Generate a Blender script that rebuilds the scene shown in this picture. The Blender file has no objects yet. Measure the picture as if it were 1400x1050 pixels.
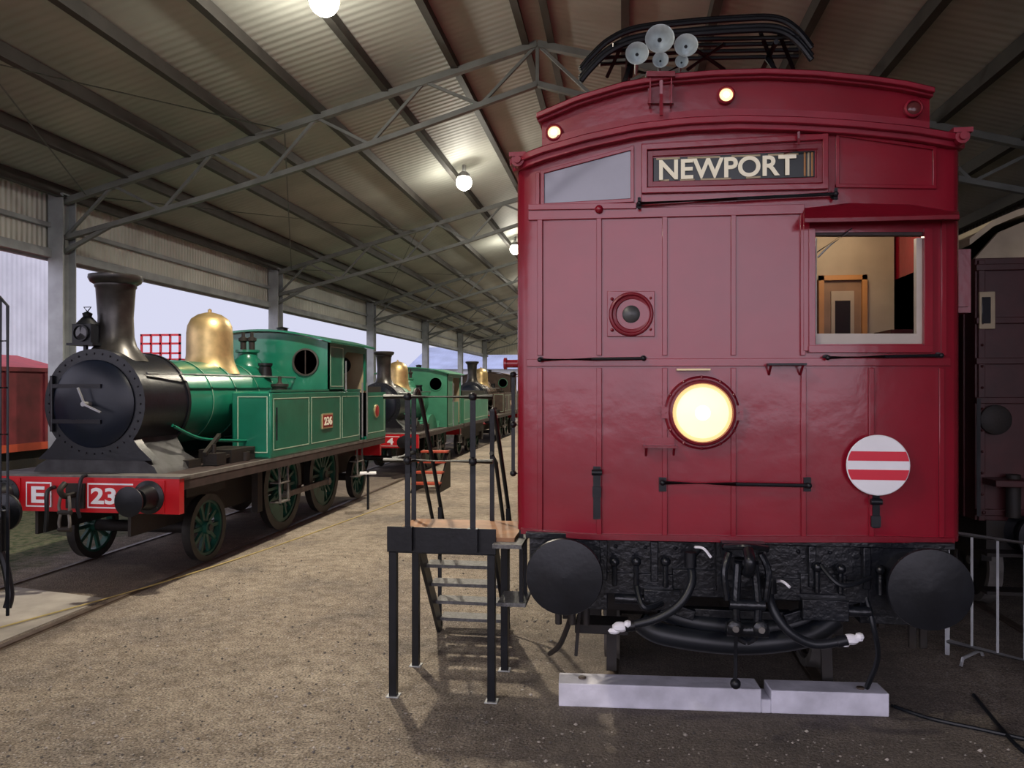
import bpy, bmesh, math, random
from mathutils import Vector
random.seed(7)
# ---------------------------------------------------------------- camera model
H=2.4; F=1051.0; TH=math.atan(150/1051.0); SN,CS=math.sin(TH),math.cos(TH)
sc=bpy.context.scene
cd=bpy.data.cameras.new('camera'); cam=bpy.data.objects.new('camera',cd); sc.collection.objects.link(cam)
cam.location=(0,0,H); cam.rotation_euler=(math.pi/2,0,TH)
cd.sensor_width=36; cd.lens=36*F/1400; cd.shift_y=5/1400; cd.clip_end=500
sc.camera=cam
sc.view_settings.view_transform='Standard'
try: sc.view_settings.look='None'
except: pass

# ---------------------------------------------------------------- materials
def mat(name,col,rough=.5,metal=0.0,var=.15,scale=4,bump=0.0,bscale=40,coat=0.0,emit=None,estr=0,dirt=None,spec=None):
    m=bpy.data.materials.new(name); m.use_nodes=True
    n=m.node_tree.nodes; l=m.node_tree.links; b=n['Principled BSDF']
    b.inputs['Base Color'].default_value=(*col,1); b.inputs['Roughness'].default_value=rough
    b.inputs['Metallic'].default_value=metal
    if coat: b.inputs['Coat Weight'].default_value=coat; b.inputs['Coat Roughness'].default_value=.12
    if spec is not None: b.inputs['Specular IOR Level'].default_value=spec
    if emit: b.inputs['Emission Color'].default_value=(*emit,1); b.inputs['Emission Strength'].default_value=estr
    tc=n.new('ShaderNodeTexCoord')
    if var>0:
        nz=n.new('ShaderNodeTexNoise'); nz.inputs['Scale'].default_value=scale; nz.inputs['Detail'].default_value=5
        l.new(tc.outputs['Object'],nz.inputs['Vector'])
        r=n.new('ShaderNodeValToRGB'); r.color_ramp.elements[0].position=.3; r.color_ramp.elements[1].position=.7
        lo=dirt if dirt else tuple(c*(1-var) for c in col)
        r.color_ramp.elements[0].color=(*lo,1); r.color_ramp.elements[1].color=(*[min(1,c*(1+var)) for c in col],1)
        l.new(nz.outputs['Fac'],r.inputs['Fac']); l.new(r.outputs['Color'],b.inputs['Base Color'])
    if bump>0:
        nb=n.new('ShaderNodeTexNoise'); nb.inputs['Scale'].default_value=bscale; nb.inputs['Detail'].default_value=4
        l.new(tc.outputs['Object'],nb.inputs['Vector'])
        bp=n.new('ShaderNodeBump'); bp.inputs['Strength'].default_value=bump; bp.inputs['Distance'].default_value=.02
        l.new(nb.outputs['Fac'],bp.inputs['Height']); l.new(bp.outputs['Normal'],b.inputs['Normal'])
        if coat: l.new(bp.outputs['Normal'],b.inputs['Coat Normal'])
    return m
def corrugated(name,col,axis,pitch,rough=.5,metal=0.0,strength=.6,dirtcol=None):
    m=mat(name,col,rough,metal,.18,.6,dirt=dirtcol); n=m.node_tree.nodes; l=m.node_tree.links; b=n['Principled BSDF']
    tc=n.new('ShaderNodeTexCoord'); w=n.new('ShaderNodeTexWave'); w.wave_type='BANDS'; w.bands_direction=axis
    w.inputs['Scale'].default_value=.314/pitch; w.inputs['Distortion'].default_value=0
    l.new(tc.outputs['Object'],w.inputs['Vector'])
    bp=n.new('ShaderNodeBump'); bp.inputs['Strength'].default_value=strength; bp.inputs['Distance'].default_value=.02
    l.new(w.outputs['Fac'],bp.inputs['Height']); l.new(bp.outputs['Normal'],b.inputs['Normal'])
    return m
RED=mat('crimson_gloss_paint',(.235,.0045,.018),.26,0,.10,2.5,.14,6,coat=.5)
REDD=mat('crimson_trim_paint',(.18,.0045,.015),.36,0,.12,4,.1,20,coat=.2)
REDR=mat('crimson_roof_paint',(.265,.012,.03),.42,0,.15,3,.15,15)
BLK=mat('black_paint',(.007,.008,.011),.38,0,.3,6,.08,25,spec=.35)
BLKT=mat('black_tarry_paint',(.007,.0085,.012),.28,0,.3,6,.25,30,spec=.5)
BLKM=mat('black_matte_iron',(.016,.015,.015),.6,0,.4,8,.15,40,dirt=(.026,.02,.016),spec=.3)
HOSE=mat('rubber_hose',(.009,.011,.015),.4,0,.2,spec=.4)
GREEN=mat('loco_green',(.010,.155,.095),.28,0,.15,3,.05,12,coat=.35)
GREEN2=mat('loco_green_pale',(.045,.215,.13),.4,0,.15,3)
GRW=mat('wheel_green',(.010,.07,.047),.45,0,.3,6)
TYRE=mat('tyre_dark_steel',(.03,.028,.026),.5,.3,.4,6)
LINE=mat('lining_cream',(.42,.55,.42),.5,0,.05)
SMK=mat('smokebox_black',(.007,.008,.012),.33,0,.3,5,.08,20,spec=.4)
SMKD=mat('smokebox_door_blueblack',(.005,.008,.017),.32,0,.2,5,.05,12,spec=.35)
SADL=mat('saddle_black_dusty',(.028,.028,.031),.6,0,.5,6,.1,20)
BRS=mat('brass_dome',(.56,.41,.20),.42,.75,.25,5)
BRSW=mat('brass_plate',(.6,.48,.27),.4,.5,.1)
COP=mat('chimney_metal',(.05,.047,.045),.36,.6,.35,6)
BEAMR=mat('buffer_beam_red',(.50,.007,.014),.35,0,.1,4,coat=.2)
PLATR=mat('plate_maroon',(.30,.02,.02),.45,0,.1)
WHT=mat('white_paint',(.80,.80,.84),.5,0,.06)
CREAM=mat('cream_paint',(.42,.34,.22),.5,0,.1)
SGT=mat('sign_letter_cream',(.80,.74,.58),.5,0,.03,emit=(.8,.75,.6),estr=.15)
BRN=mat('footplate_brown',(.04,.026,.024),.6,0,.4,6)
DUST=mat('dusty_steel',(.14,.13,.12),.6,.2,.3,8)
STL=mat('bright_steel',(.35,.35,.36),.4,.7,.2,8)
GALV=mat('galvanised_steel',(.40,.41,.42),.5,.3,.2,5)
COLM=mat('column_steel',(.30,.32,.34),.55,.1,.2,3)
TRS=mat('truss_steel',(.17,.18,.175),.6,.1,.2,3)
PUR=mat('purlin_steel',(.055,.050,.045),.6,.1,.2,3)
WOOD=mat('deck_plywood',(.30,.15,.07),.6,0,.3,6)
WTIM=mat('white_timber',(.64,.63,.70),.6,0,.2,5,.3,25)
GLS=mat('window_glass_grey',(.19,.19,.24),.08,0,.1,2,spec=.8)
DARKG=mat('dark_glass',(.02,.02,.025),.08,0,0)
MAR=mat('dark_maroon_paint',(.05,.010,.011),.4,0,.3,4,.1,10)
WAGR=mat('wagon_red_oxide',(.16,.022,.03),.5,0,.3,3)
ORG=mat('wagon_orange_frame',(.42,.06,.025),.5,0,.2)
CANV=mat('canvas_roof_beige',(.42,.35,.25),.8,0,.2,3)
RAIL=mat('rail_rust',(.12,.09,.07),.5,.4,.3,6)
HORN=mat('horn_grey',(.50,.56,.57),.38,.3,.25,10)
HL1=mat('headlight_lens_rim',(1,.75,.4),.3,0,0,emit=(1,.60,.22),estr=.95)
HL2=mat('headlight_lens_mid',(1,.85,.6),.3,0,0,emit=(1,.80,.42),estr=1.0)
HL3=mat('headlight_bulb_lit',(1,.9,.7),.3,0,0,emit=(1,.9,.65),estr=3)
MLAMP=mat('marker_lamp_lit',(1,.85,.6),.3,0,0,emit=(1,.72,.30),estr=1.6)
MLAMP2=mat('marker_bulb_lit',(1,.85,.6),.3,0,0,emit=(1,.9,.6),estr=5)
BAYL=mat('high_bay_lamp_lit',(1,.95,.8),.3,0,0,emit=(1,.95,.78),estr=14)
RLENS=mat('marker_lens_unlit',(.12,.03,.03),.15,0,0)
INTW=mat('cab_interior_varnish',(.20,.11,.06),.5,0,.3,3)
INTO=mat('cab_interior_orange_wood',(.38,.17,.05),.5,0,.2,3)
INTC=mat('cab_interior_beige',(.34,.27,.20),.6,0,.15,3)
INTG=mat('cab_interior_desk_grey',(.12,.11,.10),.5,0,.2,3)
SIGB=mat('sign_black',(.012,.018,.018),.3,0,0)
SIGR=mat('disc_red',(.60,.006,.03),.4,0,.05)
TREAD=mat('steel_mesh_tread',(.17,.17,.17),.6,.3,.3,30,.6,90)
RAG=mat('white_cloth',(.8,.8,.85),.8,0,.08)
YEL=mat('yellow_rope',(.45,.36,.14),.7,0,.1)
ROOF=corrugated('roof_sheeting',(.40,.405,.365),'Y',.17,.6,.0,.42)
FASC=corrugated('fascia_sheeting',(.60,.61,.56),'Y',.12,.6,0,.9)
WALLR=corrugated('wall_sheeting_dark',(.10,.095,.08),'Y',.15,.6,0,.8)
FARW=corrugated('far_gable_sheeting',(.6,.58,.50),'X',.2,.6,0,.6)
OUTW=corrugated('pale_outdoor_sheeting',(.80,.80,.86),'Y',.25,.6,0,.6)
BLUR=corrugated('blue_roof_sheeting',(.30,.35,.5),'X',.3,.5,0,.6)

# ---------------------------------------------------------------- geometry helpers
def empty(name):
    e=bpy.data.objects.new(name,None); sc.collection.objects.link(e); e.empty_display_size=.3; return e
def catmull(P,k=8):
    P=[Vector(p) for p in P]; out=[]
    for i in range(len(P)-1):
        p0=P[max(i-1,0)];p1=P[i];p2=P[i+1];p3=P[min(i+2,len(P)-1)]
        for j in range(k):
            t=j/k
            out.append(.5*((2*p1)+(p2-p0)*t+(2*p0-5*p1+4*p2-p3)*t*t+(3*p1-p0-3*p2+p3)*t**3))
    out.append(P[-1]); return out
AX={'X':Vector((1,0,0)),'-X':Vector((-1,0,0)),'Y':Vector((0,1,0)),'-Y':Vector((0,-1,0)),'Z':Vector((0,0,1)),'-Z':Vector((0,0,-1))}
def frame(a):
    a=Vector(a).normalized(); ref=Vector((0,0,1)) if abs(a.z)<.9 else Vector((0,1,0))
    s=a.cross(ref).normalized(); t=s.cross(a).normalized(); return a,s,t
class Part:
    def __init__(s,name,parent=None,off=(0,0,0),bevel=0):
        s.name=name;s.parent=parent;s.off=Vector(off);s.v=[];s.f=[];s.m=[];s.mats=[];s.bevel=bevel
    def add(s,vs,fs,mt):
        if mt not in s.mats: s.mats.append(mt)
        k=s.mats.index(mt);b=len(s.v)
        s.v+=[tuple(Vector(v)+s.off) for v in vs]
        for f in fs: s.f.append([b+i for i in f]); s.m.append(k)
        return s
    def box(s,x0,x1,y0,y1,z0,z1,mt):
        vs=[(x,y,z) for x in (x0,x1) for y in (y0,y1) for z in (z0,z1)]
        return s.add(vs,[(0,1,3,2),(4,6,7,5),(0,4,5,1),(2,3,7,6),(0,2,6,4),(1,5,7,3)],mt)
    def beam(s,p0,p1,w,h,mt):
        p0=Vector(p0);p1=Vector(p1);a,u,t=frame(p1-p0)
        vs=[p+u*(i*w/2)+t*(j*h/2) for p in (p0,p1) for i,j in ((-1,-1),(1,-1),(1,1),(-1,1))]
        return s.add(vs,[(0,1,2,3),(7,6,5,4),(0,4,5,1),(1,5,6,2),(2,6,7,3),(3,7,4,0)],mt)
    def lathe(s,prof,o,axis,mt,n=28,caps=True,sx=1.0):
        a,u,t=frame(AX[axis] if isinstance(axis,str) else axis); o=Vector(o); vs=[];fs=[]
        for r,h in prof:
            for i in range(n):
                g=2*math.pi*i/n; vs.append(o+a*h+u*(r*math.cos(g)*sx)+t*(r*math.sin(g)))
        for k in range(len(prof)-1):
            for i in range(n):
                j=(i+1)%n; fs.append((k*n+i,k*n+j,(k+1)*n+j,(k+1)*n+i))
        if caps:
            if prof[0][0]>1e-4: fs.append(tuple(range(n))[::-1])
            if prof[-1][0]>1e-4: fs.append(tuple(range((len(prof)-1)*n,len(prof)*n)))
        return s.add(vs,fs,mt)
    def cyl(s,p0,p1,r,mt,r2=None,n=18):
        p0=Vector(p0);p1=Vector(p1); return s.lathe([(r,0),(r2 if r2 is not None else r,(p1-p0).length)],p0,p1-p0,mt,n)
    def tube(s,P,r,mt,n=8,smooth=False):
        P=catmull(P) if smooth else [Vector(p) for p in P]
        vs=[];fs=[];prev=None
        for i,p in enumerate(P):
            d=(P[min(i+1,len(P)-1)]-P[max(i-1,0)]).normalized()
            if prev is None: a,u,t=frame(d)
            else:
                u=(prev-d*prev.dot(d)).normalized(); t=d.cross(u)
            prev=u
            for k in range(n):
                g=2*math.pi*k/n; vs.append(p+u*(r*math.cos(g))+t*(r*math.sin(g)))
        for i in range(len(P)-1):
            for k in range(n):
                j=(k+1)%n; fs.append((i*n+k,i*n+j,(i+1)*n+j,(i+1)*n+k))
        fs.append(tuple(range(n))[::-1]); fs.append(tuple(range((len(P)-1)*n,len(P)*n)))
        return s.add(vs,fs,mt)
    def sphere(s,c,r,mt,n=16,sc=(1,1,1)):
        vs=[];fs=[];m=n//2;c=Vector(c)
        for i in range(1,m):
            for j in range(n):
                a=math.pi*i/m;b=2*math.pi*j/n
                vs.append(c+Vector((r*sc[0]*math.sin(a)*math.cos(b),r*sc[1]*math.sin(a)*math.sin(b),r*sc[2]*math.cos(a))))
        for i in range(m-2):
            for j in range(n): k=(j+1)%n; fs.append((i*n+j,i*n+k,(i+1)*n+k,(i+1)*n+j))
        vs.append(c+Vector((0,0,r*sc[2])));vs.append(c-Vector((0,0,r*sc[2])));T=len(vs)-2
        for j in range(n):
            k=(j+1)%n; fs.append((T,k,j)); fs.append((T+1,(m-2)*n+j,(m-2)*n+k))
        return s.add(vs,fs,mt)
    def prism(s,poly,axis,a0,a1,mt):
        def q(p,a): return {'X':(a,p[0],p[1]),'Y':(p[0],a,p[1]),'Z':(p[0],p[1],a)}[axis]
        n=len(poly); vs=[q(p,a0) for p in poly]+[q(p,a1) for p in poly]
        fs=[tuple(range(n))[::-1],tuple(range(n,2*n))]+[(i,(i+1)%n,n+(i+1)%n,n+i) for i in range(n)]
        return s.add(vs,fs,mt)
    def frameX(s,x,y0,y1,z0,z1,w,t,mt):
        x0,x1=min(x,x+t),max(x,x+t)
        s.box(x0,x1,y0,y1,z0,z0+w,mt);s.box(x0,x1,y0,y1,z1-w,z1,mt);s.box(x0,x1,y0,y0+w,z0+w,z1-w,mt);s.box(x0,x1,y1-w,y1,z0+w,z1-w,mt)
    def frameY(s,y,x0,x1,z0,z1,w,t,mt):
        y0,y1=min(y,y+t),max(y,y+t)
        s.box(x0,x1,y0,y1,z0,z0+w,mt);s.box(x0,x1,y0,y1,z1-w,z1,mt);s.box(x0,x0+w,y0,y1,z0+w,z1-w,mt);s.box(x1-w,x1,y0,y1,z0+w,z1-w,mt)
    def done(s):
        me=bpy.data.meshes.new(s.name); me.from_pydata(s.v,[],s.f)
        for m in s.mats: me.materials.append(m)
        for i,p in enumerate(me.polygons): p.material_index=s.m[i]; p.use_smooth=True
        bm=bmesh.new(); bm.from_mesh(me); bmesh.ops.recalc_face_normals(bm,faces=bm.faces); bm.to_mesh(me); bm.free()
        me.set_sharp_from_angle(angle=math.radians(38)); me.update()
        ob=bpy.data.objects.new(s.name,me); sc.collection.objects.link(ob)
        if s.parent: ob.parent=s.parent
        if s.bevel:
            md=ob.modifiers.new('bevel','BEVEL'); md.width=s.bevel; md.segments=2; md.limit_method='ANGLE'; md.angle_limit=math.radians(50)
        return ob
def text(name,parent,s,center,width,height,rot,mt,ext=.004,bold=0.0):
    cu=bpy.data.curves.new(name,'FONT'); cu.body=s; cu.align_x='CENTER'; cu.align_y='CENTER'; cu.extrude=ext; cu.offset=bold
    ob=bpy.data.objects.new(name,cu); sc.collection.objects.link(ob); bpy.context.view_layer.update()
    me=bpy.data.meshes.new_from_object(ob)
    bpy.data.objects.remove(ob)
    xs=[v.co.x for v in me.vertices]; ys=[v.co.y for v in me.vertices]
    cx,cy=(min(xs)+max(xs))/2,(min(ys)+max(ys))/2; kx,ky=width/(max(xs)-min(xs)),height/(max(ys)-min(ys))
    for v in me.vertices: v.co.x=(v.co.x-cx)*kx; v.co.y=(v.co.y-cy)*ky
    me.materials.clear(); me.materials.append(mt)
    o2=bpy.data.objects.new(name,me); sc.collection.objects.link(o2); o2.location=center; o2.rotation_euler=rot
    if parent: o2.parent=parent
    return o2
def ratio(u,v=530):
    a=(u-700)/F; den=CS+a*SN; return (-SN+a*CS)/den, -(v-530)/F/den
def PY(u,v,Y):
    r,z=ratio(u,v); return Vector((r*Y,Y,H+z*Y))

# ================================================================= BUILDING
XE=-10.4; XRG=-1.43; XR2=7.54; ZA=8.55; SL=.268
COLY=[4.1+9*k for k in range(-1,7)]
Y0,Y1=-6.0,60.0
gm=bpy.data.materials.new('gravel_dirt'); gm.use_nodes=True
n=gm.node_tree.nodes;l=gm.node_tree.links;b=n['Principled BSDF'];b.inputs['Roughness'].default_value=.95;b.inputs['Specular IOR Level'].default_value=.2
tc=n.new('ShaderNodeTexCoord')
def noise(s,d=6):
    x=n.new('ShaderNodeTexNoise');x.inputs['Scale'].default_value=s;x.inputs['Detail'].default_value=d;x.inputs['Roughness'].default_value=.65;l.new(tc.outputs['Object'],x.inputs['Vector']);return x
def ramp(src,e):
    r=n.new('ShaderNodeValToRGB');
    r.color_ramp.elements[0].position=e[0][0];r.color_ramp.elements[0].color=(*e[0][1],1)
    r.color_ramp.elements[1].position=e[1][0];r.color_ramp.elements[1].color=(*e[1][1],1)
    for p,c in e[2:]:
        q=r.color_ramp.elements.new(p);q.color=(*c,1)
    l.new(src,r.inputs['Fac']);return r
def mix(f,a,c,mode='MIX'):
    m=n.new('ShaderNodeMix');m.data_type='RGBA';m.blend_type=mode
    if isinstance(f,float): m.inputs[0].default_value=f
    else: l.new(f,m.inputs[0])
    l.new(a,m.inputs[6]);
    if isinstance(c,tuple): m.inputs[7].default_value=(*c,1)
    else: l.new(c,m.inputs[7])
    return m.outputs[2]
big=ramp(noise(.6,8).outputs['Fac'],[(.34,(.30,.265,.235)),(.50,(.50,.425,.34)),(.66,(.64,.55,.44))])
med=ramp(noise(7,10).outputs['Fac'],[(.34,(.50,.48,.47)),(.60,(1,1,1))])
fine=ramp(noise(55,10).outputs['Fac'],[(.38,(.22,.22,.24)),(.58,(1.0,1.0,1.0))])
c0=mix(.8,big.outputs['Color'],med.outputs['Color'],'MULTIPLY')
c1=mix(.9,c0,fine.outputs['Color'],'MULTIPLY')
vo=n.new('ShaderNodeTexVoronoi');vo.inputs['Scale'].default_value=38;l.new(tc.outputs['Object'],vo.inputs['Vector'])
vr=ramp(vo.outputs['Distance'],[(.12,(1,1,1)),(.32,(0,0,0))])
wn=noise(20,3); wr=ramp(wn.outputs['Fac'],[(.50,(0,0,0)),(.57,(1,1,1))])
mm=n.new('ShaderNodeMath');mm.operation='MULTIPLY';l.new(vr.outputs['Color'],mm.inputs[0]);l.new(wr.outputs['Color'],mm.inputs[1])
c2=mix(mm.outputs[0],c1,(.60,.56,.53))
sx=n.new('ShaderNodeSeparateXYZ');l.new(tc.outputs['Object'],sx.inputs[0])
ad=n.new('ShaderNodeMath');ad.operation='MULTIPLY_ADD';l.new(noise(2,4).outputs['Fac'],ad.inputs[0]);ad.inputs[1].default_value=2.0;l.new(sx.outputs['X'],ad.inputs[2])
mr=n.new('ShaderNodeMapRange');mr.inputs['From Min'].default_value=-6.7;mr.inputs['From Max'].default_value=-7.3;l.new(ad.outputs[0],mr.inputs['Value'])
gr=ramp(noise(9,5).outputs['Fac'],[(.35,(.05,.085,.035)),(.6,(.20,.19,.12))])
c3=mix(mr.outputs[0],c2,gr.outputs['Color'])
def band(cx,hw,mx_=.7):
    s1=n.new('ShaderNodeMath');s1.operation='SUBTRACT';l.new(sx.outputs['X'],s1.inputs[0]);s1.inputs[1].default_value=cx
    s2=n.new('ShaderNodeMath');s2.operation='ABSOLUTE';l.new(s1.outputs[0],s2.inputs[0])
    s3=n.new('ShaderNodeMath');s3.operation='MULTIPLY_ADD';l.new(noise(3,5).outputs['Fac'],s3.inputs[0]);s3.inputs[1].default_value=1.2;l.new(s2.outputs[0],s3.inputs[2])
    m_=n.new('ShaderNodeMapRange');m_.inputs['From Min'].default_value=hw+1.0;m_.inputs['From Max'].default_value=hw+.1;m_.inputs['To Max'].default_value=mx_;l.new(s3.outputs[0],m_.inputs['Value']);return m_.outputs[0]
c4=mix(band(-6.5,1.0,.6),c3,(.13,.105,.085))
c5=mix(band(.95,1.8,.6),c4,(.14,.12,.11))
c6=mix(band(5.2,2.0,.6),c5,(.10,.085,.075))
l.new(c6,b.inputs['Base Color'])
bp=n.new('ShaderNodeBump');bp.inputs['Strength'].default_value=1.0;bp.inputs['Distance'].default_value=.035
l.new(noise(38,9).outputs['Fac'],bp.inputs['Height']);l.new(bp.outputs['Normal'],b.inputs['Normal'])
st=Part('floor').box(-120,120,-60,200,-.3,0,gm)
cpth=mat('pale_concrete',(.33,.305,.27),.9,0,.3,2,.2,30)
st.prism([(-5.8,3.5),(-5.8,8.0),(-7.2,8.3),(-7.2,3.5)],'Z',.0,.006,cpth)
STN=mat('stone_grey',(.40,.36,.32),.9,0,.4,3); STN2=mat('stone_dark',(.10,.09,.085),.9,0,.4,3)
for i in range(6000):
    x=random.uniform(-5,3.2);y=4.2+random.random()**1.6*7;r=random.uniform(.003,.010)+(.010*random.random()**6)
    if x>-.6 and y>5.6: continue
    if -1.9<x<-.8 and 5.6<y<7.6: continue
    vs=[(x+r,y,r*.4),(x,y+r*random.uniform(.6,1.3),r*.3),(x-r,y,r*.4),(x,y-r,r*.3),(x+r*.2,y,r*random.uniform(.6,1.2)),(x,y,-.004)]
    st.add(vs,[(0,1,4),(1,2,4),(2,3,4),(3,0,4),(1,0,5),(2,1,5),(3,2,5),(0,3,5)],STN if i%2 else STN2)
st.done()
zl=ZA-SL*(XRG-(XE-.6)); zr=ZA-SL*((XR2+.3)-XRG)
Part('ceiling').add([(XE-.6,Y0,zl),(XRG,Y0,ZA),(XR2+.3,Y0,zr),(XE-.6,Y1,zl),(XRG,Y1,ZA),(XR2+.3,Y1,zr),
  (XE-.6,Y0,zl+.03),(XRG,Y0,ZA+.03),(XR2+.3,Y0,zr+.03),(XE-.6,Y1,zl+.03),(XRG,Y1,ZA+.03),(XR2+.3,Y1,zr+.03)],
  [(0,1,4,3),(1,2,5,4),(6,9,10,7),(7,10,11,8),(0,3,9,6),(2,8,11,5),(0,6,7,1),(1,7,8,2),(3,4,10,9),(4,5,11,10)],ROOF).done()
pu=Part('roof_purlins')
def zroof(x): return ZA-SL*abs(x-XRG)
for sgn in (-1,1):
    for k in range(8):
        x=XRG+sgn*(.22+k*1.24)
        z=zroof(x)-.09; pu.box(x-.04,x+.04,Y0+.1,Y1-.1,z-.12,z+.075,PUR)
        pu.box(x-.04,x+.08,Y0+.1,Y1-.1,z-.14,z-.12,PUR)
pu.done()
for Y in COLY:
    t=Part('roof_truss')
    for sgn,xe in ((-1,XE+.05),(1,XR2-.05)):
        N=9; top=[];bot=[]
        for i in range(N+1):
            f=i/N; x=XRG+(xe-XRG)*f; zt=zroof(x)-.27
            top.append(Vector((x,Y,zt)))
            dep=.68+ (0.12*math.sin(f*math.pi)); bot.append(Vector((x,Y,zt-dep)))
        t.beam(top[0],top[-1],.12,.11,TRS)
        for i in range(N):
            t.beam(bot[i],bot[i+1],.10,.09,TRS)
            if i%2==0: t.beam(top[i],bot[i+1],.05,.05,TRS)
            else: t.beam(bot[i],top[i+1],.05,.05,TRS)
        t.beam((xe,Y,4.95),bot[-2]+Vector((0,0,0)),.07,.07,TRS)
        t.beam((xe,Y,4.95),bot[-1],.08,.08,TRS)
    t.beam((XRG,Y,zroof(XRG)-.27),(XRG,Y,zroof(XRG)-.95),.06,.06,TRS)
    t.done()
    for xe in (XE,XR2):
        c=Part('steel_column')
        zt=6.0
        c.box(xe-.15,xe+.15,Y-.18,Y-.155,0,zt,COLM);c.box(xe-.15,xe+.15,Y+.155,Y+.18,0,zt,COLM);c.box(xe-.012,xe+.012,Y-.155,Y+.155,0,zt,COLM)
        c.box(xe-.25,xe+.25,Y-.28,Y+.28,0,.03,COLM); c.box(xe-.16,xe+.16,Y-.19,Y+.19,zt-.02,zt+.01,COLM)
        c.done()
br=Part('roof_bracing_rods')
for k in range(1,6):
    ya,yb=COLY[k],COLY[k+1]
    for x0,x1 in ((XE+.5,-6),( -6,XE+.5)):
        br.tube([(x0,ya,zroof(x0)-.3),(x1,yb,zroof(x1)-.3)],.012,TRS,6)
br.done()
fa=Part('wall_left'); fa.box(XE-.22,XE-.19,Y0,Y1,4.84,6.02,FASC)
fa.box(XE-.19,XE-.07,Y0,Y1,4.82,4.98,COLM); fa.box(XE-.19,XE-.09,Y0,Y1,5.38,5.46,COLM)
fa.box(XE-.3,XE-.22,Y0,Y1,4.78,4.9,GALV); fa.box(XE-.72,XE-.6,Y0,Y1,5.85,6.02,GALV); fa.done()
Part('wall_right').box(XR2+.2,XR2+.24,Y0,Y1,0,6.1,WALLR).done()
fw=Part('wall_back'); fw.prism([(XE-.3,5.0),(XR2+.3,5.0),(XR2+.3,zr-.05),(XRG,ZA-.04),(XE-.3,zl-.0)],'Y',Y1-.02,Y1+.05,FARW)
fw.box(-2.5,XR2+.3,Y1-.02,Y1+.05,0,5.0,FARW); fw.done()
# high bay lamps
for Y in (.6,9.6,18.6,27.8,37,46,55):
    X=-3.85; ZL=7.5
    e=empty('high_bay_lamp')
    p=Part('lamp_body',e); zt=zroof(X)-.02
    p.cyl((X,Y,ZL+.15),(X,Y,zt),.05,GALV,n=12); p.lathe([(.08,.22),(.14,.16),(.15,.08),(.14,.07),(.05,.1)],(X,Y,ZL),'Z',GALV,24,False); p.done()
    q=Part('bulb',e); q.sphere((X,Y,ZL-.04),.20,BAYL); q.done()
    L=bpy.data.lights.new('lamp_light','SPOT'); L.energy=1850 if Y>5 else 600; L.spot_size=2.75; L.spot_blend=.5; L.color=(1,.89,.71); L.shadow_soft_size=.12
    o=bpy.data.objects.new('lamp_light',L); o.location=(X,Y,ZL-.27); sc.collection.objects.link(o); o.parent=e
    L=bpy.data.lights.new('lamp_glow','POINT'); L.energy=120; L.color=(1,.95,.82); L.shadow_soft_size=.12
    o=bpy.data.objects.new('lamp_glow',L); o.location=(X,Y,ZL-.38); sc.collection.objects.link(o); o.parent=e

def track(xc,ya,yb):
    p=Part('railway_track')
    for s in (-1,1):
        x=xc+s*.835; p.box(x-.035,x+.035,ya,yb,-.03,.02,RAIL); p.box(x-.06,x+.06,ya,yb,-.03,.004,RAIL)
    p.done()
TX=.749
track(TX,6.2,40); track(-6.5,-3,58); track(-13.0,-3,45); track(4.75,7.9,40)

# ================================================================= RED TRAIN
YF=5.5; XL,XR=-.756,2.254; XC=(XL+XR)/2; HW=(XR-XL)/2; BOW=.14; ZB=1.37
def fy(x):
    t=min(abs((x-XC)/HW),1); y=YF-BOW*(1-t*t)
    if t>.94: q=(t-.94)/.06; y+=.09*(1-math.sqrt(max(0,1-q*q)))
    return y
def FP(u,v,off=0):
    r,z=ratio(u,v); Y=YF
    for i in range(12): Y=fy(r*Y)-off
    return Vector((r*Y,Y,H+z*Y))
train=empty('red_electric_train')
def fstrip(part,tops,bots,out,back,mt,nn=10):
    def res(P):
        L=[0]
        for a,c in zip(P,P[1:]): L.append(L[-1]+math.dist(a,c))
        o=[]
        for i in range(nn+1):
            d=L[-1]*i/nn;k=0
            while k<len(L)-2 and L[k+1]<d: k+=1
            f=(d-L[k])/max(1e-6,L[k+1]-L[k]); o.append((P[k][0]+(P[k+1][0]-P[k][0])*f,P[k][1]+(P[k+1][1]-P[k][1])*f))
        return o
    T,B=res(tops),res(bots); vs=[];fs=[]
    for (a,c) in zip(T,B):
        for (u,v) in (a,c):
            p=FP(u,v,out); q=Vector((p.x,fy(p.x)-back,p.z)); vs+=[p,q]
    for i in range(nn):
        k=4*i; fs+=[(k,k+4,k+6,k+2),(k+1,k+3,k+7,k+5),(k,k+1,k+5,k+4),(k+2,k+6,k+7,k+3)]
    k=4*nn; fs+=[(0,2,3,1),(k,k+1,k+3,k+2)]
    part.add(vs,fs,mt)
def fbox(part,u0,v0,u1,v1,out,mt,back=-.01,dv=0,nn=8):
    fstrip(part,[(u0,v0),(u1,v0+dv)],[(u0,v1),(u1,v1+dv)],out,back,mt,nn)
ARL=[(698,216),(740,200),(800,183),(870,168),(940,160),(1010,157),(1090,159),(1170,164),(1250,172),(1322,184)]
ARU=[(733,154),(790,130),(850,112),(910,101),(980,95),(1050,93),(1120,96),(1190,103),(1240,110),(1279,119)]
def arch_z(pts,x):
    P=[FP(u,v) for u,v in pts]
    if x<=P[0].x: return P[0].z
    for a,c in zip(P,P[1:]):
        if x<=c.x: return a.z+(c.z-a.z)*(x-a.x)/(c.x-a.x)
    return P[-1].z
wA=FP(1113,318);wB=FP(1266,470)
WX0,WX1=wA.x,wB.x;WZ1,WZ0=wA.z,wB.z
YEND=24
body=Part('body_shell',train)
xs=sorted(set([XL+(XR-XL)*i/48 for i in range(49)]+[XL+.003,XL+.01,XL+.03,XL+.06,XR-.06,XR-.03,XR-.01,XR-.003,WX0,WX1]))
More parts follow.
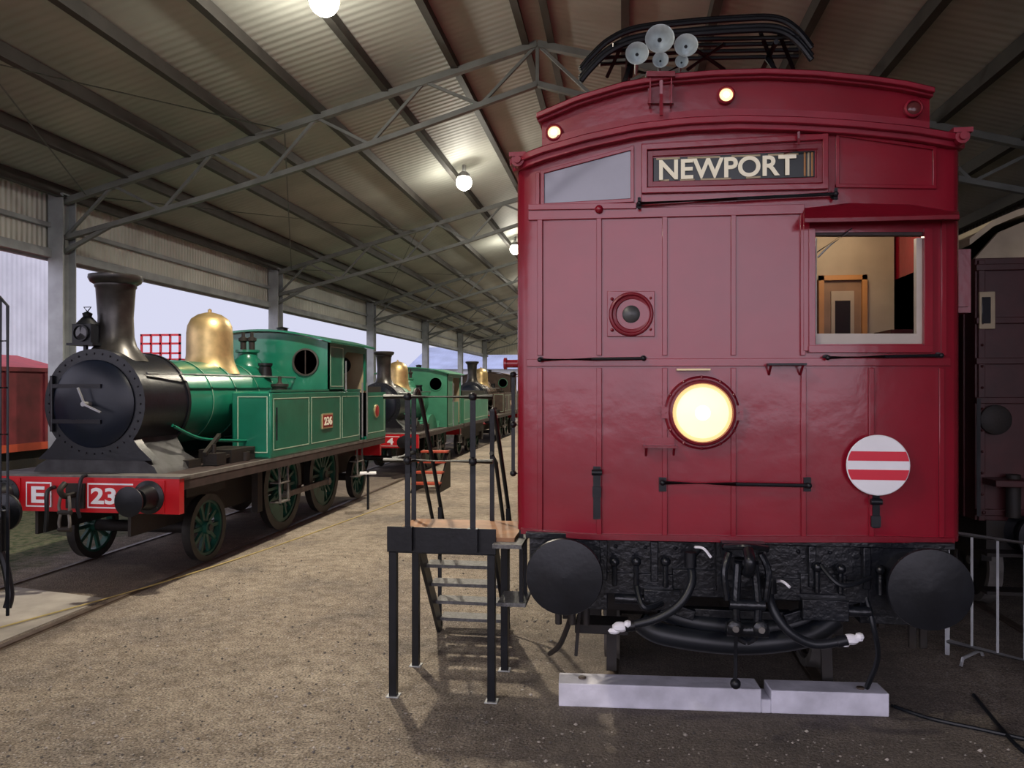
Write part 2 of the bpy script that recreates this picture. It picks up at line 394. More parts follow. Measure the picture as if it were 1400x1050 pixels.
zs=[ZB,WZ0,WZ1]
vs=[];fs=[]
for x in xs:
    for z in zs+[arch_z(ARL,x)-.02]: vs.append((x,fy(x),z))
for i in range(len(xs)-1):
    for j in range(3):
        if j==1 and xs[i]>=WX0-1e-4 and xs[i+1]<=WX1+1e-4: continue
        a=i*4+j; fs.append((a,a+4,a+5,a+1))
body.add(vs,fs,RED)
for x in (XL,XR):
    zt=arch_z(ARL,x); y=fy(x); body.add([(x,y,ZB),(x,YEND,ZB),(x,YEND,zt),(x,y,zt)],[(0,1,2,3)],RED)
body.box(XL+.01,XR-.01,YF+.1,YEND,ZB-.04,ZB,BLKM); body.box(XL,XR,YEND-.05,YEND,ZB,3.9,REDD)
body.done()
rf=Part('roof',train)
def roofsheet(pts,out,inset,mt,zadd=0):
    P=[FP(u,v,out) for u,v in pts]; vs=[];fs=[]
    for p in P: vs+=[(p.x,p.y+inset,p.z+zadd),(p.x,YEND,p.z+zadd)]
    for i in range(len(P)-1): fs.append((2*i,2*i+2,2*i+3,2*i+1))
    rf.add(vs,fs,mt)
roofsheet(ARL,.06,0,REDR); roofsheet(ARU,.05,0,REDR)
rf.done()
tr=Part('front_mouldings',train,bevel=.006)
off=lambda P,d:[(u,v+d) for u,v in P]
fstrip(tr,ARL,off(ARL,9),.10,-.02,REDR,40)
fstrip(tr,[(u+(1010-u)*.01,v+9) for u,v in ARL],[(u+(1010-u)*.01,v+19) for u,v in ARL],.06,-.02,REDR,40)
fstrip(tr,ARU,off(ARU,7),.09,-.02,REDR,40)
fstrip(tr,[(u+(1010-u)*.01,v+7) for u,v in ARU],[(u+(1010-u)*.01,v+13) for u,v in ARU],.05,-.02,REDR,40)
tr.done()
cf=Part('clerestory_face',train)
def interp(P,u):
    for a,c in zip(P,P[1:]):
        if u<=c[0]: return a[1]+(c[1]-a[1])*(u-a[0])/(c[0]-a[0])
    return P[-1][1]
us=[741+(1271-741)*i/20 for i in range(21)]
fstrip(cf,[(u,interp(ARU,u)+4) for u in us],[(u,interp(ARL,u)+4) for u in us],.0,-.05,RED,20)
for u in (741,1271):
    p=FP(u,interp(ARU,u)+4);q=FP(u,interp(ARL,u)+4); cf.add([p,(p.x,YEND,p.z),(q.x,YEND,q.z),q],[(0,1,2,3)],RED)
fstrip(cf,[(u,interp(ARL,u)-9) for u in us],[(u,interp(ARL,u)+2) for u in us],.03,-.02,REDR,20)
cf.done()
se=Part('eave_scrolls',train)
for (u,v) in ((709,222),(1311,190)):
    p=FP(u,v,.06); se.cyl((p.x,p.y-.06,p.z),(p.x,p.y+.25,p.z),.045,REDR); se.cyl((p.x,p.y-.08,p.z),(p.x,p.y-.06,p.z),.025,REDR)
    p2=Vector((p.x,p.y,p.z+.045)); se.box(p2.x-.06,p2.x+.06,p2.y-.07,p2.y+.2,p2.z-.02,p2.z+.01,REDR)
for (x,s) in ((XL,-1),(XR,1)):
    z=arch_z(ARL,x); se.box(min(x,x+s*.06),max(x,x+s*.06),YF+.1,YEND,z-.06,z,REDR)
se.done()
bt=Part('panel_battens',train,bevel=.003)
def vb(u,v0,v1,w=7,out=.018,mt=RED): fbox(bt,u-w/2,v0,u+w/2,v1,out,mt,nn=2)
for u,v0 in ((738,300),(819,296),(909,292),(1003,288),(1098,285)): vb(u,v0,486)
for u in (738,819,909,1003,1099,1192,1288): vb(u,503,727 if u<760 else 735)
vb(1291,300,486); vb(735,235,280,5); vb(1103,288,480,9,.02)
fstrip(bt,[(722,287),(1100,279)],[(722,301),(1100,292)],.02,-.01,RED,12)
fstrip(bt,[(722,279),(870,277)],[(722,287),(870,285)],.035,-.01,RED,8)
fstrip(bt,[(720,491),(1300,489)],[(720,501),(1300,500)],.022,-.01,RED,20)
fstrip(bt,[(712,722),(800,730),(1000,733),(1200,733),(1306,736)],[(712,730),(800,738),(1000,742),(1200,742),(1306,743)],.02,-.01,REDD,30)
def fr(pts,w,out,mt):
    (a,b_,c,d)=pts
    fstrip(bt,[a,b_],[(a[0],a[1]+w),(b_[0],b_[1]+w)],out,-.01,mt,6)
    fstrip(bt,[(d[0],d[1]-w),(c[0],c[1]-w)],[d,c],out,-.01,mt,6)
    fstrip(bt,[a,(a[0]+w,a[1]+ (b_[1]-a[1])*w/(b_[0]-a[0]))],[d,(d[0]+w,d[1])],out,-.01,mt,2)
    fstrip(bt,[(b_[0]-w,b_[1]),b_],[(c[0]-w,c[1]),c],out,-.01,mt,2)
fr([(739,233),(867,199),(867,276),(739,283)],5,.018,RED)
fr([(1143,180),(1281,200),(1281,258),(1143,256)],5,.018,RED)
bt.done()
gp=Part('upper_window',train); fstrip(gp,[(744,238),(862,206)],[(744,278),(862,271)],.006,-.005,GLS,8); gp.done()
db=Part('destination_box',train,bevel=.004)
fstrip(db,[(877,196),(1133,181)],[(877,282),(1133,263)],.02,-.01,RED,12)
def dfr(a,b_,c,d,w,out,mt):
    fstrip(db,[a,b_],[(a[0],a[1]+w),(b_[0],b_[1]+w)],out,0,mt,8); fstrip(db,[(d[0],d[1]-w),(c[0],c[1]-w)],[d,c],out,0,mt,8)
    fstrip(db,[a,(a[0]+w,a[1])],[d,(d[0]+w,d[1])],out,0,mt,2); fstrip(db,[(b_[0]-w,b_[1]),b_],[(c[0]-w,c[1]),c],out,0,mt,2)
dfr((877,197),(1133,182),(1133,258),(877,264),8,.05,RED)
dfr((885,206),(1125,195),(1125,250),(885,256),8,.035,REDD)
fstrip(db,[(893,216),(1114,206)],[(893,250),(1114,242)],.024,0,SIGB,8)
for k,u in enumerate((1099,1104,1109)): fbox(db,u,208,u+3,241,.027,CREAM if k%2 else INTO,nn=1)
for (ua,ub) in ((897,930),(940,985),(1000,1040),(1050,1092)): fbox(db,ua,216-8*(ua-893)/220,ub,219-8*(ua-893)/220,.027,CREAM,dv=-1.5,nn=3)
for (ua,ub) in ((903,915),(930,950),(958,1000),(1020,1040)): fbox(db,ua,246-8*(ua-893)/220,ub,249-8*(ua-893)/220,.027,CREAM,dv=-1,nn=3)
db.done()
pa,pb=FP(901,233,.03),FP(1088,226,.03); pc=(pa+pb)/2
text('destination_text',train,'NEWPORT',(pc.x,pc.y-.012,pc.z),(pb-pa).length,.138,(math.pi/2,0,math.atan2(pb.y-pa.y,pb.x-pa.x)),SGT,.004,.022)
ir=Part('front_ironwork',train)
def rod(u0,v0,u1,v1,r=.011,stand=.06,mt=BLK):
    a,c=FP(u0,v0,stand),FP(u1,v1,stand)
    m_=FP((u0+u1)/2,(v0+v1)/2,stand)
    ir.tube([a,m_,c],r,mt,8)
    for p in (a,c):
        ir.tube([p,(p.x,fy(p.x),p.z)],r*.9,mt,8); ir.sphere(p,r*1.6,mt,10); ir.lathe([(.024,0),(.024,.012)],(p.x,fy(p.x),p.z),'-Y',mt,12)
rod(874,278,1143,265); rod(738,492,880,490); rod(1132,489,1287,486); rod(906,660,1106,664,.013)
for u,v in ((874,278),(1143,265)): ir.tube([FP(u,v-8,.05),FP(u,v+8,.05)],.011,BLK)
for u in (906,1104): fbox(ir,u-5,653,u+5,672,.03,BLK,nn=1)
for (u0,u1,v) in ((1047,1098,498),(879,925,609)):
    mt=BLK if u0>1000 else REDD
    a,c=FP(u0,v),FP(u1,v); z=a.z; ir.box(a.x,c.x,a.y-.10,a.y+.02,z-.010,z+.004,mt)
    ir.tube([(a.x+.02,a.y,z-.07),(a.x+.02,a.y-.09,z)],.008,REDD,6); ir.tube([(c.x-.02,a.y,z-.07),(c.x-.02,a.y-.09,z)],.008,REDD,6)
fbox(ir,882,598,922,612,.03,RED,nn=2)
for (u,v0,v1) in ((816,638,710),(1198,678,722)):
    fbox(ir,u-5,v0,u+5,v1,.025,BLK,nn=1); a=FP(u,v0+8,.05); ir.cyl((a.x-.035,a.y,a.z),(a.x+.035,a.y,a.z),.02,BLK); 
    a=FP(u,v0+32,.04); ir.box(a.x-.03,a.x+.03,a.y,a.y+.04,a.z-.05,a.z+.02,BLK)
ir.sphere(FP(819,286,.03),.03,RED); ir.cyl(FP(819,286),FP(819,286,.05),.02,RED)
ir.tube([FP(1092,180,.08),FP(1092,198,.08)],.008,REDD); ir.tube([FP(1072,210,.06),FP(1090,206,.07),FP(1118,204,.06)],.006,REDD)
ir.done()
hp=Part('hooter_port',train,bevel=.003)
fbox(hp,830,398,895,460,.025,RED,nn=3)
c=FP(863,430)
hp.lathe([(.155,.02),(.15,.045),(.135,.05),(.125,.035),(.105,.03),(.095,.0),(.0,-.01)],c,'-Y',REDD,32,False)
hp.lathe([(.065,.0),(.06,.03),(.045,.04),(.0,.045)],c,'-Y',mat('hooter_grey',(.07,.07,.07),.4,.5),24)
for i in range(4):
    g=math.pi/4+i*math.pi/2; hp.sphere((c.x+.19*math.cos(g)*.98,c.y-.03,c.z+.19*math.sin(g)*.8),.012,REDD,8)
hp.done()
hl=Part('headlight',train); c=FP(959,564)
hl.lathe([(.25,.0),(.25,.03),(.235,.045),(.225,.045),(.215,.09),(.200,.095),(.195,.06)],c,'-Y',REDD,48,False)
hl.lathe([(.196,.055),(.172,.066)],c,'-Y',HL1,44,False)
hl.lathe([(.172,.066),(.12,.080),(.05,.088)],c,'-Y',HL2,44,False)
hl.lathe([(.05,.088),(.03,.091),(0,.093)],c,'-Y',HL3,20)
for i in range(12):
    g=i*math.pi/6; hl.sphere((c.x+.24*math.cos(g),c.y-.04,c.z+.24*math.sin(g)),.012,REDD,8)
hl.box(c.x-.17,c.x+.05,c.y-.09,c.y,c.z+.285,c.z+.297,BRSW)
hl.box(c.x+.22,c.x+.27,c.y-.05,c.y,c.z-.05,c.z+.05,RED); hl.box(c.x-.27,c.x-.22,c.y-.05,c.y,c.z-.04,c.z+.04,RED)
hl.done()
L=bpy.data.lights.new('headlight_beam','SPOT'); L.energy=25; L.spot_size=2.4; L.spot_blend=.8; L.color=(1,.85,.6); L.shadow_soft_size=.15
o=bpy.data.objects.new('headlight_beam',L); o.location=(c.x,c.y-.14,c.z); o.rotation_euler=(math.pi/2,0,math.pi); sc.collection.objects.link(o); o.parent=train
ml=Part('marker_lamps',train)
for (u,v,m_) in ((758,183,MLAMP),(992,132,MLAMP),(1247,150,RLENS)):
    c=FP(u,v); ml.lathe([(.06,0),(.06,.035),(.05,.045),(.045,.04),(.044,.02)],c,'-Y',REDR,28,False); ml.lathe([(.045,.025),(.03,.036),(.02,.038)],c,'-Y',m_,24,False)
    ml.lathe([(.02,.038),(0,.04)],c,'-Y',MLAMP2 if m_ is MLAMP else RLENS,20)
ml.done()
dk=Part('tail_disc',train); c=FP(1200,636,.06)
dk.lathe([(.195,0),(.2,.006),(.195,.012)],c,'-Y',WHT,48)
dk.beam(c+Vector((0,.06,-.35)),c+Vector((0,.0,0)),.04,.015,BLK)
for (v0,v1) in ((617,630),(642,656)):
    p0=H+ratio(1200,v1)[1]*c.y; p1=H+ratio(1200,v0)[1]*c.y
    N=8;vs=[];fs=[]
    for i in range(N+1):
        z=p0+(p1-p0)*i/N; hwid=math.sqrt(max(0,.193**2-(z-c.z)**2)); vs+=[(c.x-hwid,c.y-.0135,z),(c.x+hwid,c.y-.0135,z)]
    for i in range(N): fs.append((2*i,2*i+1,2*i+3,2*i+2))
    dk.add(vs,fs,SIGR)
dk.done()
wf=Part('cab_window',train,bevel=.004)
fr2=lambda u0,v0,u1,v1,out,mt,back=-.03: fbox(wf,u0,v0,u1,v1,out,mt,back)
fr2(1106,312,1115,480,.03,RED); fr2(1264,312,1276,480,.03,RED); fr2(1106,472,1276,482,.035,RED)
LC=mat('pale_window_frame',(.48,.43,.38),.5,0,.1)
fr2(1115,456,1262,472,-.01,LC,-.06)
fr2(1253,325,1262,460,-.01,LC,-.06); fr2(1113,325,1117,460,-.01,LC,-.06); fr2(1115,312,1262,322,-.01,BRN,-.06)
P=[(1100,291),(1160,284),(1240,286),(1312,296)]
hv=[];hf=[]
for (u,v),vl in zip(P,(298,297,295,293)):
    a=FP(u,v); b0=FP(u,vl,.15); hv+=[a+Vector((0,.01,.04)),b0,b0-Vector((0,0,.03)),Vector((a.x,a.y,a.z-.03))]
for i in range(3):
    for j in range(4): hf.append((4*i+j,4*i+(j+1)%4,4*i+4+(j+1)%4,4*i+4+j))
hf+=[(0,1,2,3),(12,15,14,13)]
wf.add(hv,hf,REDD)
wf.tube([FP(1160,318,.05),FP(1135,335,.04),FP(1118,352,.03)],.006,STL); wf.tube([FP(1165,312,.05),FP(1117,345,.04)],.004,BLK)
wf.done()
it=Part('cab_interior',train)
it.box(XL+.02,XR-.02,6.75,6.8,ZB,3.85,INTC)
it.box(1.12,1.16,5.75,6.75,ZB,3.85,INTW)
it.box(1.2,XR-.02,5.7,6.75,3.72,3.76,CREAM)
it.box(1.62,2.0,6.70,6.74,ZB,3.3,INTW); it.box(1.62,1.66,6.67,6.7,ZB,3.33,INTO); it.box(1.96,2.0,6.67,6.7,ZB,3.33,INTO); it.box(1.62,2.0,6.67,6.7,3.29,3.33,INTO)
it.box(1.72,1.90,6.685,6.7,2.5,3.2,INTC); it.box(1.75,1.87,6.68,6.69,2.55,3.12,DARKG)
it.box(1.2,1.55,5.9,6.5,ZB,2.5,INTG); it.cyl((1.35,6.1,2.5),(1.35,6.1,2.62),.06,BRSW); it.tube([(1.35,6.1,2.62),(1.48,6.0,2.64)],.012,BRSW)
it.lathe([(.07,0),(.07,.03)],(1.34,6.71,3.1),'-Y',WHT,24); it.lathe([(.08,0),(.08,.02)],(1.34,6.73,3.1),'-Y',BRSW,24)
it.box(2.06,2.22,6.3,6.7,ZB,2.85,MAR); it.lathe([(.12,0),(.12,.02)],(2.02,6.27,2.65),'-Y',SIGB,24)
it.box(2.12,2.16,5.75,5.79,ZB,3.7,INTC)
it.done()
L=bpy.data.lights.new('cab_light','POINT'); L.energy=9; L.color=(1,.82,.58); L.shadow_soft_size=.08
o=bpy.data.objects.new('cab_light',L); o.location=(1.75,6.2,3.6); sc.collection.objects.link(o); o.parent=train
hn=Part('air_horns',train)
for (u,v,rp) in ((902,53,20),(871,73,16),(938,62,16),(903,82,11),(932,84,9)):
    c=FP(u,v,.05); r=rp*.00485
    hn.lathe([(r*.16,-.34),(r*.2,-.16),(r*.32,-.09),(r*.62,-.035),(r,0),(r*1.02,.004),(r*.95,.002),(r*.55,-.045),(r*.25,-.09),(.0,-.1)],c,'-Y',HORN,28,False)
    hn.sphere(c+Vector((0,.02,0)),r*.16,BLK,8)
    p=FP(903,100,-.2); hn.tube([c+Vector((0,.3,0)),(p.x,p.y+.05,p.z)],.012,BLK)
a=FP(903,100,.05)
fbox(hn,886,103,921,141,.03,RED,nn=2); fbox(hn,888,103,890,141,.1,RED,nn=1); fbox(hn,917,103,919,141,.1,RED,nn=1); fbox(hn,884,97,923,104,.12,REDD,nn=2)
hn.tube([FP(904,98,.08),FP(904,158,.08)],.012,RED)
hn.box(a.x-.1,a.x+.1,a.y,a.y+.3,a.z-.02,a.z+.01,BLK)
hn.done()
pg=Part('pantograph',train); PX=.60
def zr_(x): return arch_z(ARU,x)
for Y,dz in ((6.0,0),(6.12,.03),(6.9,.10),(7.02,.12)):
    pg.tube([PY(793,112,Y)+Vector((0,0,dz)),PY(808,94,Y)+Vector((0,0,dz)),PY(832,72,Y)+Vector((0,0,dz)),PY(868,56,Y)+Vector((0,0,dz)),PY(930,48,Y)+Vector((0,0,dz)),PY(1010,42,Y)+Vector((0,0,dz)),PY(1060,42,Y)+Vector((0,0,dz)),PY(1088,56,Y)+Vector((0,0,dz)),PY(1110,82,Y)+Vector((0,0,dz))],.023,BLK,8,True)
for k,vv in enumerate((60,68,77,86)): pg.tube([PY(838-k*6,vv+2,6.05+.2*k),PY(940,vv-6,6.2+.2*k),PY(1092,vv-9,6.05+.2*k)],.018,BLK)
for (u0,v0,u1,v1) in ((850,62,830,105),(870,58,862,105),(1040,45,1058,92),(1065,46,1085,95),(940,60,990,95),(990,60,940,95)): pg.tube([PY(u0,v0,6.1),PY(u1,v1,6.4)],.016,BLK)
for X in (PX-.55,PX+.55): pg.tube([(X,6.0,5.0),(X,7.1,5.05)],.02,BLK)
for X in (PX-.6,PX+.6):
    pg.box(X-.03,X+.03,5.9,7.6,4.62,4.70,BLK)
    for Y in (6.1,7.5): pg.lathe([(.06,0),(.06,.05),(.04,.07),(.06,.1),(.04,.13),(.06,.16),(.04,.2),(.05,max(.3,4.66-zr_(X)+.06))],(X,Y,zr_(X)-.06),'Z',BRN,16)
pg.box(PX-.75,PX+.75,5.95,6.02,4.64,4.70,BLK); pg.box(PX-.75,PX+.75,7.5,7.56,4.64,4.70,BLK)
for X in (PX-.6,PX+.6): pg.tube([(X,6.0,4.7),(X*.9+.06,6.3,5.0)],.02,BLK)
pg.done()
sd=Part('side_fittings',train)
for (x,s) in ((XL,-1),(XR,1)):
    Y=5.78; xx=x+s*.06; sd.tube([(xx,Y,1.75),(xx,Y,2.5)],.014,BLK)
    for z in (1.75,2.12,2.5): sd.sphere((xx,Y,z),.026,BLK,10); sd.tube([(x,Y,z),(xx,Y,z)],.012,BLK)
    y=6.3; k=0
    while y<23:
        if k%3==0: sd.box(min(x,x+s*.02),max(x,x+s*.02),y,y+.75,1.45,3.3,REDD); sd.box(min(x,x+s*.026),max(x,x+s*.026),y+.1,y+.65,2.35,3.15,DARKG)
        else: sd.box(min(x,x+s*.02),max(x,x+s*.02),y,y+.75,2.4,3.2,DARKG); sd.frameX(x,y-.04,y+.79,2.36,3.24,.04,s*.035,REDD)
        y+=.98;k+=1
sd.box(XR,XR+.14,5.72,5.98,2.92,3.36,REDD); sd.box(XR+.02,XR+.12,5.7,5.72,2.96,3.32,REDD)
sd.cyl((XL-.10,5.72,2.58),(XL,5.72,2.58),.03,RED); sd.cyl((XL-.12,5.72,2.58),(XL-.10,5.72,2.58),.045,RED)
sd.done()
un=Part('underframe',train,bevel=.006)
un.box(XL+.1,XR-.1,5.48,5.68,1.02,1.37,BLKT)
un.box(XL+.08,XR-.08,5.42,5.72,1.33,1.375,BLKT)
for X in (-.15,.2,1.25,1.6,2.0): un.box(X,X+.05,5.42,5.5,1.05,1.33,BLKT)
for X in (XL+.25,XR-.37): un.box(X,X+.12,5.68,YEND-.5,1.05,1.35,BLKM)
un.box(XL+.3,XR-.3,5.45,5.5,.95,1.1,BLKT)
for i in range(26):
    X=XL+.2+i*.103; un.sphere((X,5.47,1.28 if i%2 else 1.09),.014,BLK,8)
for X,z0 in ((-.42,.72),(-.3,.72),(1.75,.75),(1.95,.62),(2.02,.62)):
    un.beam((X,5.55,1.05),(X+.02,5.6,z0),.05,.03,BLKM)
un.box(-.5,-.1,5.5,5.62,.82,1.02,BLKT); un.box(1.6,2.1,5.5,5.64,.80,1.02,BLKT)
for X in (-.45,-.35,-.25): un.cyl((X,5.52,.7),(X,5.52,.85),.025,BLKM,n=10)
for X in (.35,1.2): un.box(X,X+.3,5.44,5.5,1.0,1.14,BLKT)
un.beam((-.1,5.5,1.0),(.5,5.46,.82),.05,.07,BLKT); un.beam((1.65,5.5,1.0),(1.1,5.46,.82),.05,.07,BLKT)
un.box(.15,.4,5.4,5.5,.86,1.0,BLKT); un.box(1.2,1.5,5.38,5.5,.84,.98,BLKT); un.box(.45,1.15,5.48,5.56,.80,.86,BLKT)
un.cyl((-.05,5.45,.92),(.35,5.45,.92),.035,BLKT); un.cyl((1.25,5.43,.9),(1.65,5.43,.9),.035,BLKT)
for X in (-.05,.1,.3,1.3,1.45,1.7): un.sphere((X,5.4,1.2-.05*(X%.3)),.035,BLKT,10); un.cyl((X,5.4,1.02),(X,5.4,1.22),.018,BLKT,n=8)
un.tube([(-.55,5.9,.35),(-.45,5.7,.5),(-.35,5.55,.78)],.02,BLKM,8,True)
un.tube([(-.3,5.55,.8),(-.33,5.6,.45)],.014,BLKM)
un.box(-.35,.05,5.8,6.05,.55,.62,BLKM)
un.done()
bf=Part('buffers',train)
for X in (-.376,1.89):
    bf.lathe([(.23,0),(.23,.03),(.16,.05),(.14,.25),(.11,.26),(.11,.38),(.245,.40),(.255,.42),(.25,.435),(.16,.45),(0,.458)],(X,5.5,1.15),'-Y',BLK,40)
    bf.box(X-.25,X+.25,5.44,5.5,.93,1.37,BLKT)
bf.done()
cp=Part('coupling',train); CX=.80
cp.box(CX-.16,CX+.16,5.38,5.5,1.05,1.35,BLKT); cp.cyl((CX,5.5,1.2),(CX,5.2,1.2),.07,BLKT)
cp.tube([(CX,5.25,1.2),(CX,5.08,1.22),(CX,5.0,1.30),(CX,5.08,1.36)],.035,BLKT,10,True)
for s in (-1,1):
    cp.tube([(CX+s*.05,5.15,1.28),(CX+s*.07,5.12,1.0),(CX+s*.06,5.12,.84)],.026,BLKT,8,True)
    cp.tube([(CX+s*.06,5.12,.84),(CX+s*.05,5.15,.78),(CX,5.15,.75)],.022,BLKT,8,True)
    cp.tube([(CX+s*.10,5.2,1.32),(CX+s*.14,5.15,1.2),(CX+s*.12,5.15,1.02)],.022,BLKT,8,True)
cp.cyl((CX-.11,5.12,1.0),(CX+.11,5.12,1.0),.035,BLKT); cp.cyl((CX-.13,5.12,.84),(CX+.13,5.12,.84),.045,BLKT)
for s in(-1,1): cp.lathe([(.05,0),(.05,.05),(.02,.07),(0,.07)],(CX+s*.08,5.12,.86),'-Y',BLKT,16); cp.lathe([(.022,.07),(.02,.075),(0,.076)],(CX+s*.08,5.12,.86),'-Y',DUST,12)
cp.box(CX-.14,CX+.14,5.25,5.45,1.28,1.37,BLKT); cp.tube([(CX-.14,5.2,1.35),(CX,5.1,1.38),(CX+.14,5.2,1.35)],.02,BLKT,8,True)
cp.tube([(CX-.07,5.12,.8),(CX-.07,5.14,.5)],.012,BLK); cp.sphere((CX-.07,5.14,.48),.035,BLK,12)
cp.done()
ho=Part('brake_hoses',train)
def hpts(L): return [PY(u,v,Y) for u,v,Y in L]
ho.tube(hpts([(955,750,5.35),(944,765,5.3),(946,795,5.2),(930,825,5.15),(900,845,5.15),(862,855,5.15)]),.028,HOSE,10,True)
ho.tube(hpts([(1052,795,5.3),(1054,825,5.2),(1075,860,5.15),(1110,880,5.15),(1150,877,5.15)]),.03,HOSE,10,True)
ho.tube(hpts([(875,850,5.5),(910,868,5.45),(1010,880,5.45),(1100,870,5.45),(1140,845,5.5)]),.075,HOSE,12,True)
ho.tube(hpts([(900,835,5.55),(960,852,5.5),(1060,858,5.5),(1120,838,5.55)]),.06,HOSE,12,True)
ho.tube(hpts([(1060,795,5.3),(1070,795,5.2),(1080,803,5.15)]),.009,RAG,8,True)
ho.tube(hpts([(950,748,5.25),(962,750,5.2),(972,762,5.2)]),.009,RAG,8,True)
for (u,v) in ((848,857),(1163,874)):
    c=PY(u,v,5.15)
    ho.sphere(c,.05,RAG,10,(1.1,.8,.7)); ho.sphere(c+Vector((-.04,0,-.03)),.035,RAG,8,(1.2,.8,.6)); ho.sphere(c+Vector((.05,-.01,.02)),.03,RAG,8)
ho.cyl(PY(868,855,5.15),PY(855,857,5.15),.035,BLK); ho.cyl(PY(1144,878,5.15),PY(1158,875,5.15),.035,BLK)
for (u,v) in ((944,765),(1053,800)): c=PY(u,v,5.25); ho.cyl(c-Vector((0,0,.05)),c+Vector((0,0,.05)),.04,BLK)
ho.tube(hpts([(1180,800,5.5),(1195,860,5.4),(1200,900,5.5),(1185,940,5.7)]),.018,HOSE,8,True)
ho.tube(hpts([(1120,770,5.4),(1150,800,5.3),(1190,790,5.4)]),.016,HOSE,8,True)
ho.tube(hpts([(870,800,5.4),(880,830,5.3),(905,825,5.4)]),.02,HOSE,8,True)
ho.done()
def wheel(P_,c,r,m1,m2,nsp=12,w=.13,solid=False,cw=False):
    c=Vector(c)
    P_.lathe([(r*.84,-w/2),(r*.99,-w/2),(r,w/2-.03),(r*1.03,w/2-.0),(r*1.03,w/2),(r*.84,w/2),(r*.84,-w/2)],c,'X',m2,40,False)
    P_.lathe([(r*.76,-w*.35),(r*.86,-w*.35),(r*.86,w*.35),(r*.76,w*.35),(r*.76,-w*.35)],c,'X',m1,40,False)
    P_.lathe([(r*.2,-w*.6),(r*.2,w*.6)],c,'X',m1,20); P_.lathe([(r*.1,-w*.75),(r*.1,w*.75)],c,'X',m2,16)
    if solid: P_.lathe([(r*.8,-w*.1),(r*.8,w*.1)],c,'X',m1,36)
    else:
        for i in range(nsp):
            g=2*math.pi*i/nsp; d=Vector((0,math.cos(g),math.sin(g))); P_.beam(c+d*r*.15,c+d*r*.8,.04 if r<.6 else .05,.05,m1)
    if cw:
        vs=[];fs=[];N=10
        for i in range(N+1):
            g=math.radians(200+70*i/N)
            for rr in (.45,.8):
                for x in (-w*.4,w*.4): vs.append(c+Vector((x,rr*r*math.cos(g),rr*r*math.sin(g))))
        for i in range(N):
            k=4*i; fs+=[(k,k+2,k+6,k+4),(k+1,k+5,k+7,k+3),(k+2,k+3,k+7,k+6),(k,k+4,k+5,k+1)]
        fs+=[(0,1,3,2),(4*N,4*N+2,4*N+3,4*N+1)]; P_.add(vs,fs,m1)
bg=Part('bogies',train)
for yb in (6.3,18.5):
    for dy in (.55,3.0):
        for s in (-1,1): wheel(bg,(XC+s*.83,yb+dy,.48),.44,BLKM,DUST,solid=True)
        bg.cyl((XC-.8,yb+dy,.48),(XC+.8,yb+dy,.48),.07,BLKM)
    for s in (-1,1):
        bg.box(XC+s*1.0-.05,XC+s*1.0+.05,yb,yb+3.55,.62,.82,BLKM)
        for dy in (.55,3.0): bg.box(XC+s*1.0-.07,XC+s*1.0+.07,yb+dy-.15,yb+dy+.15,.35,.72,BLKM)
        for dy in (1.6,1.78,1.96): bg.cyl((XC+s*1.0,yb+dy,.4),(XC+s*1.0,yb+dy,.62),.08,BLKM)
    bg.box(XC-1,XC+1,yb-.02,yb+.08,.6,.8,BLKM); bg.box(XC-1,XC+1,yb+1.6,yb+2,.55,1.0,BLKM)
    for s in (-1,1): bg.beam((XC+s*.83,yb+.02,.6),(XC+s*.83,yb-.05,.12),.08,.03,BLKM)
bg.box(XC-.9,XC+.9,10.5,14.5,.55,1.33,BLKM)
bg.box(XL-.2,XL+.02,5.9,6.25,.70,.73,TREAD); bg.beam((XL-.02,5.95,.7),(XL-.02,5.95,1.3),.03,.03,BLK); bg.beam((XL-.02,6.2,.7),(XL-.02,6.2,1.3),.03,.03,BLK)
bg.box(XL-.20,XL+.02,5.66,6.1,1.20,1.23,TREAD)
bg.done()

tb=Part('white_timber_sleeper',None,bevel=.012)
def slab(xa,ya,xb,yb,z0,z1,d=.22):
    a=Vector((xa,ya,0));c=Vector((xb,yb,0));t=(c-a).normalized();nn=Vector((-t.y,t.x,0))*d
    vs=[p+Vector((0,0,z)) for z in (z0,z1) for p in (a,c,c+nn,a+nn)]
    tb.add(vs,[(0,3,2,1),(4,5,6,7),(0,1,5,4),(1,2,6,5),(2,3,7,6),(3,0,4,7)],WTIM)
slab(-.47,5.78,1.02,5.87,0,.175); slab(1.02,5.87,1.09,5.874,0,.10); slab(1.09,5.874,1.93,5.93,0,.17)
tb.cyl((-.3,5.9,.175),(-.3,5.9,.19),.03,RAIL); tb.cyl((1.75,6.0,.17),(1.75,6.0,.185),.03,RAIL)
tb.done()
cb=Part('ground_cable',None); cb.tube([(2.0,6.1,.02),(2.2,5.9,.02),(2.5,5.75,.02),(2.75,5.6,.02),(2.72,5.42,.02),(2.6,5.5,.02),(2.7,6.4,.02)],.014,HOSE,8,True); cb.done()

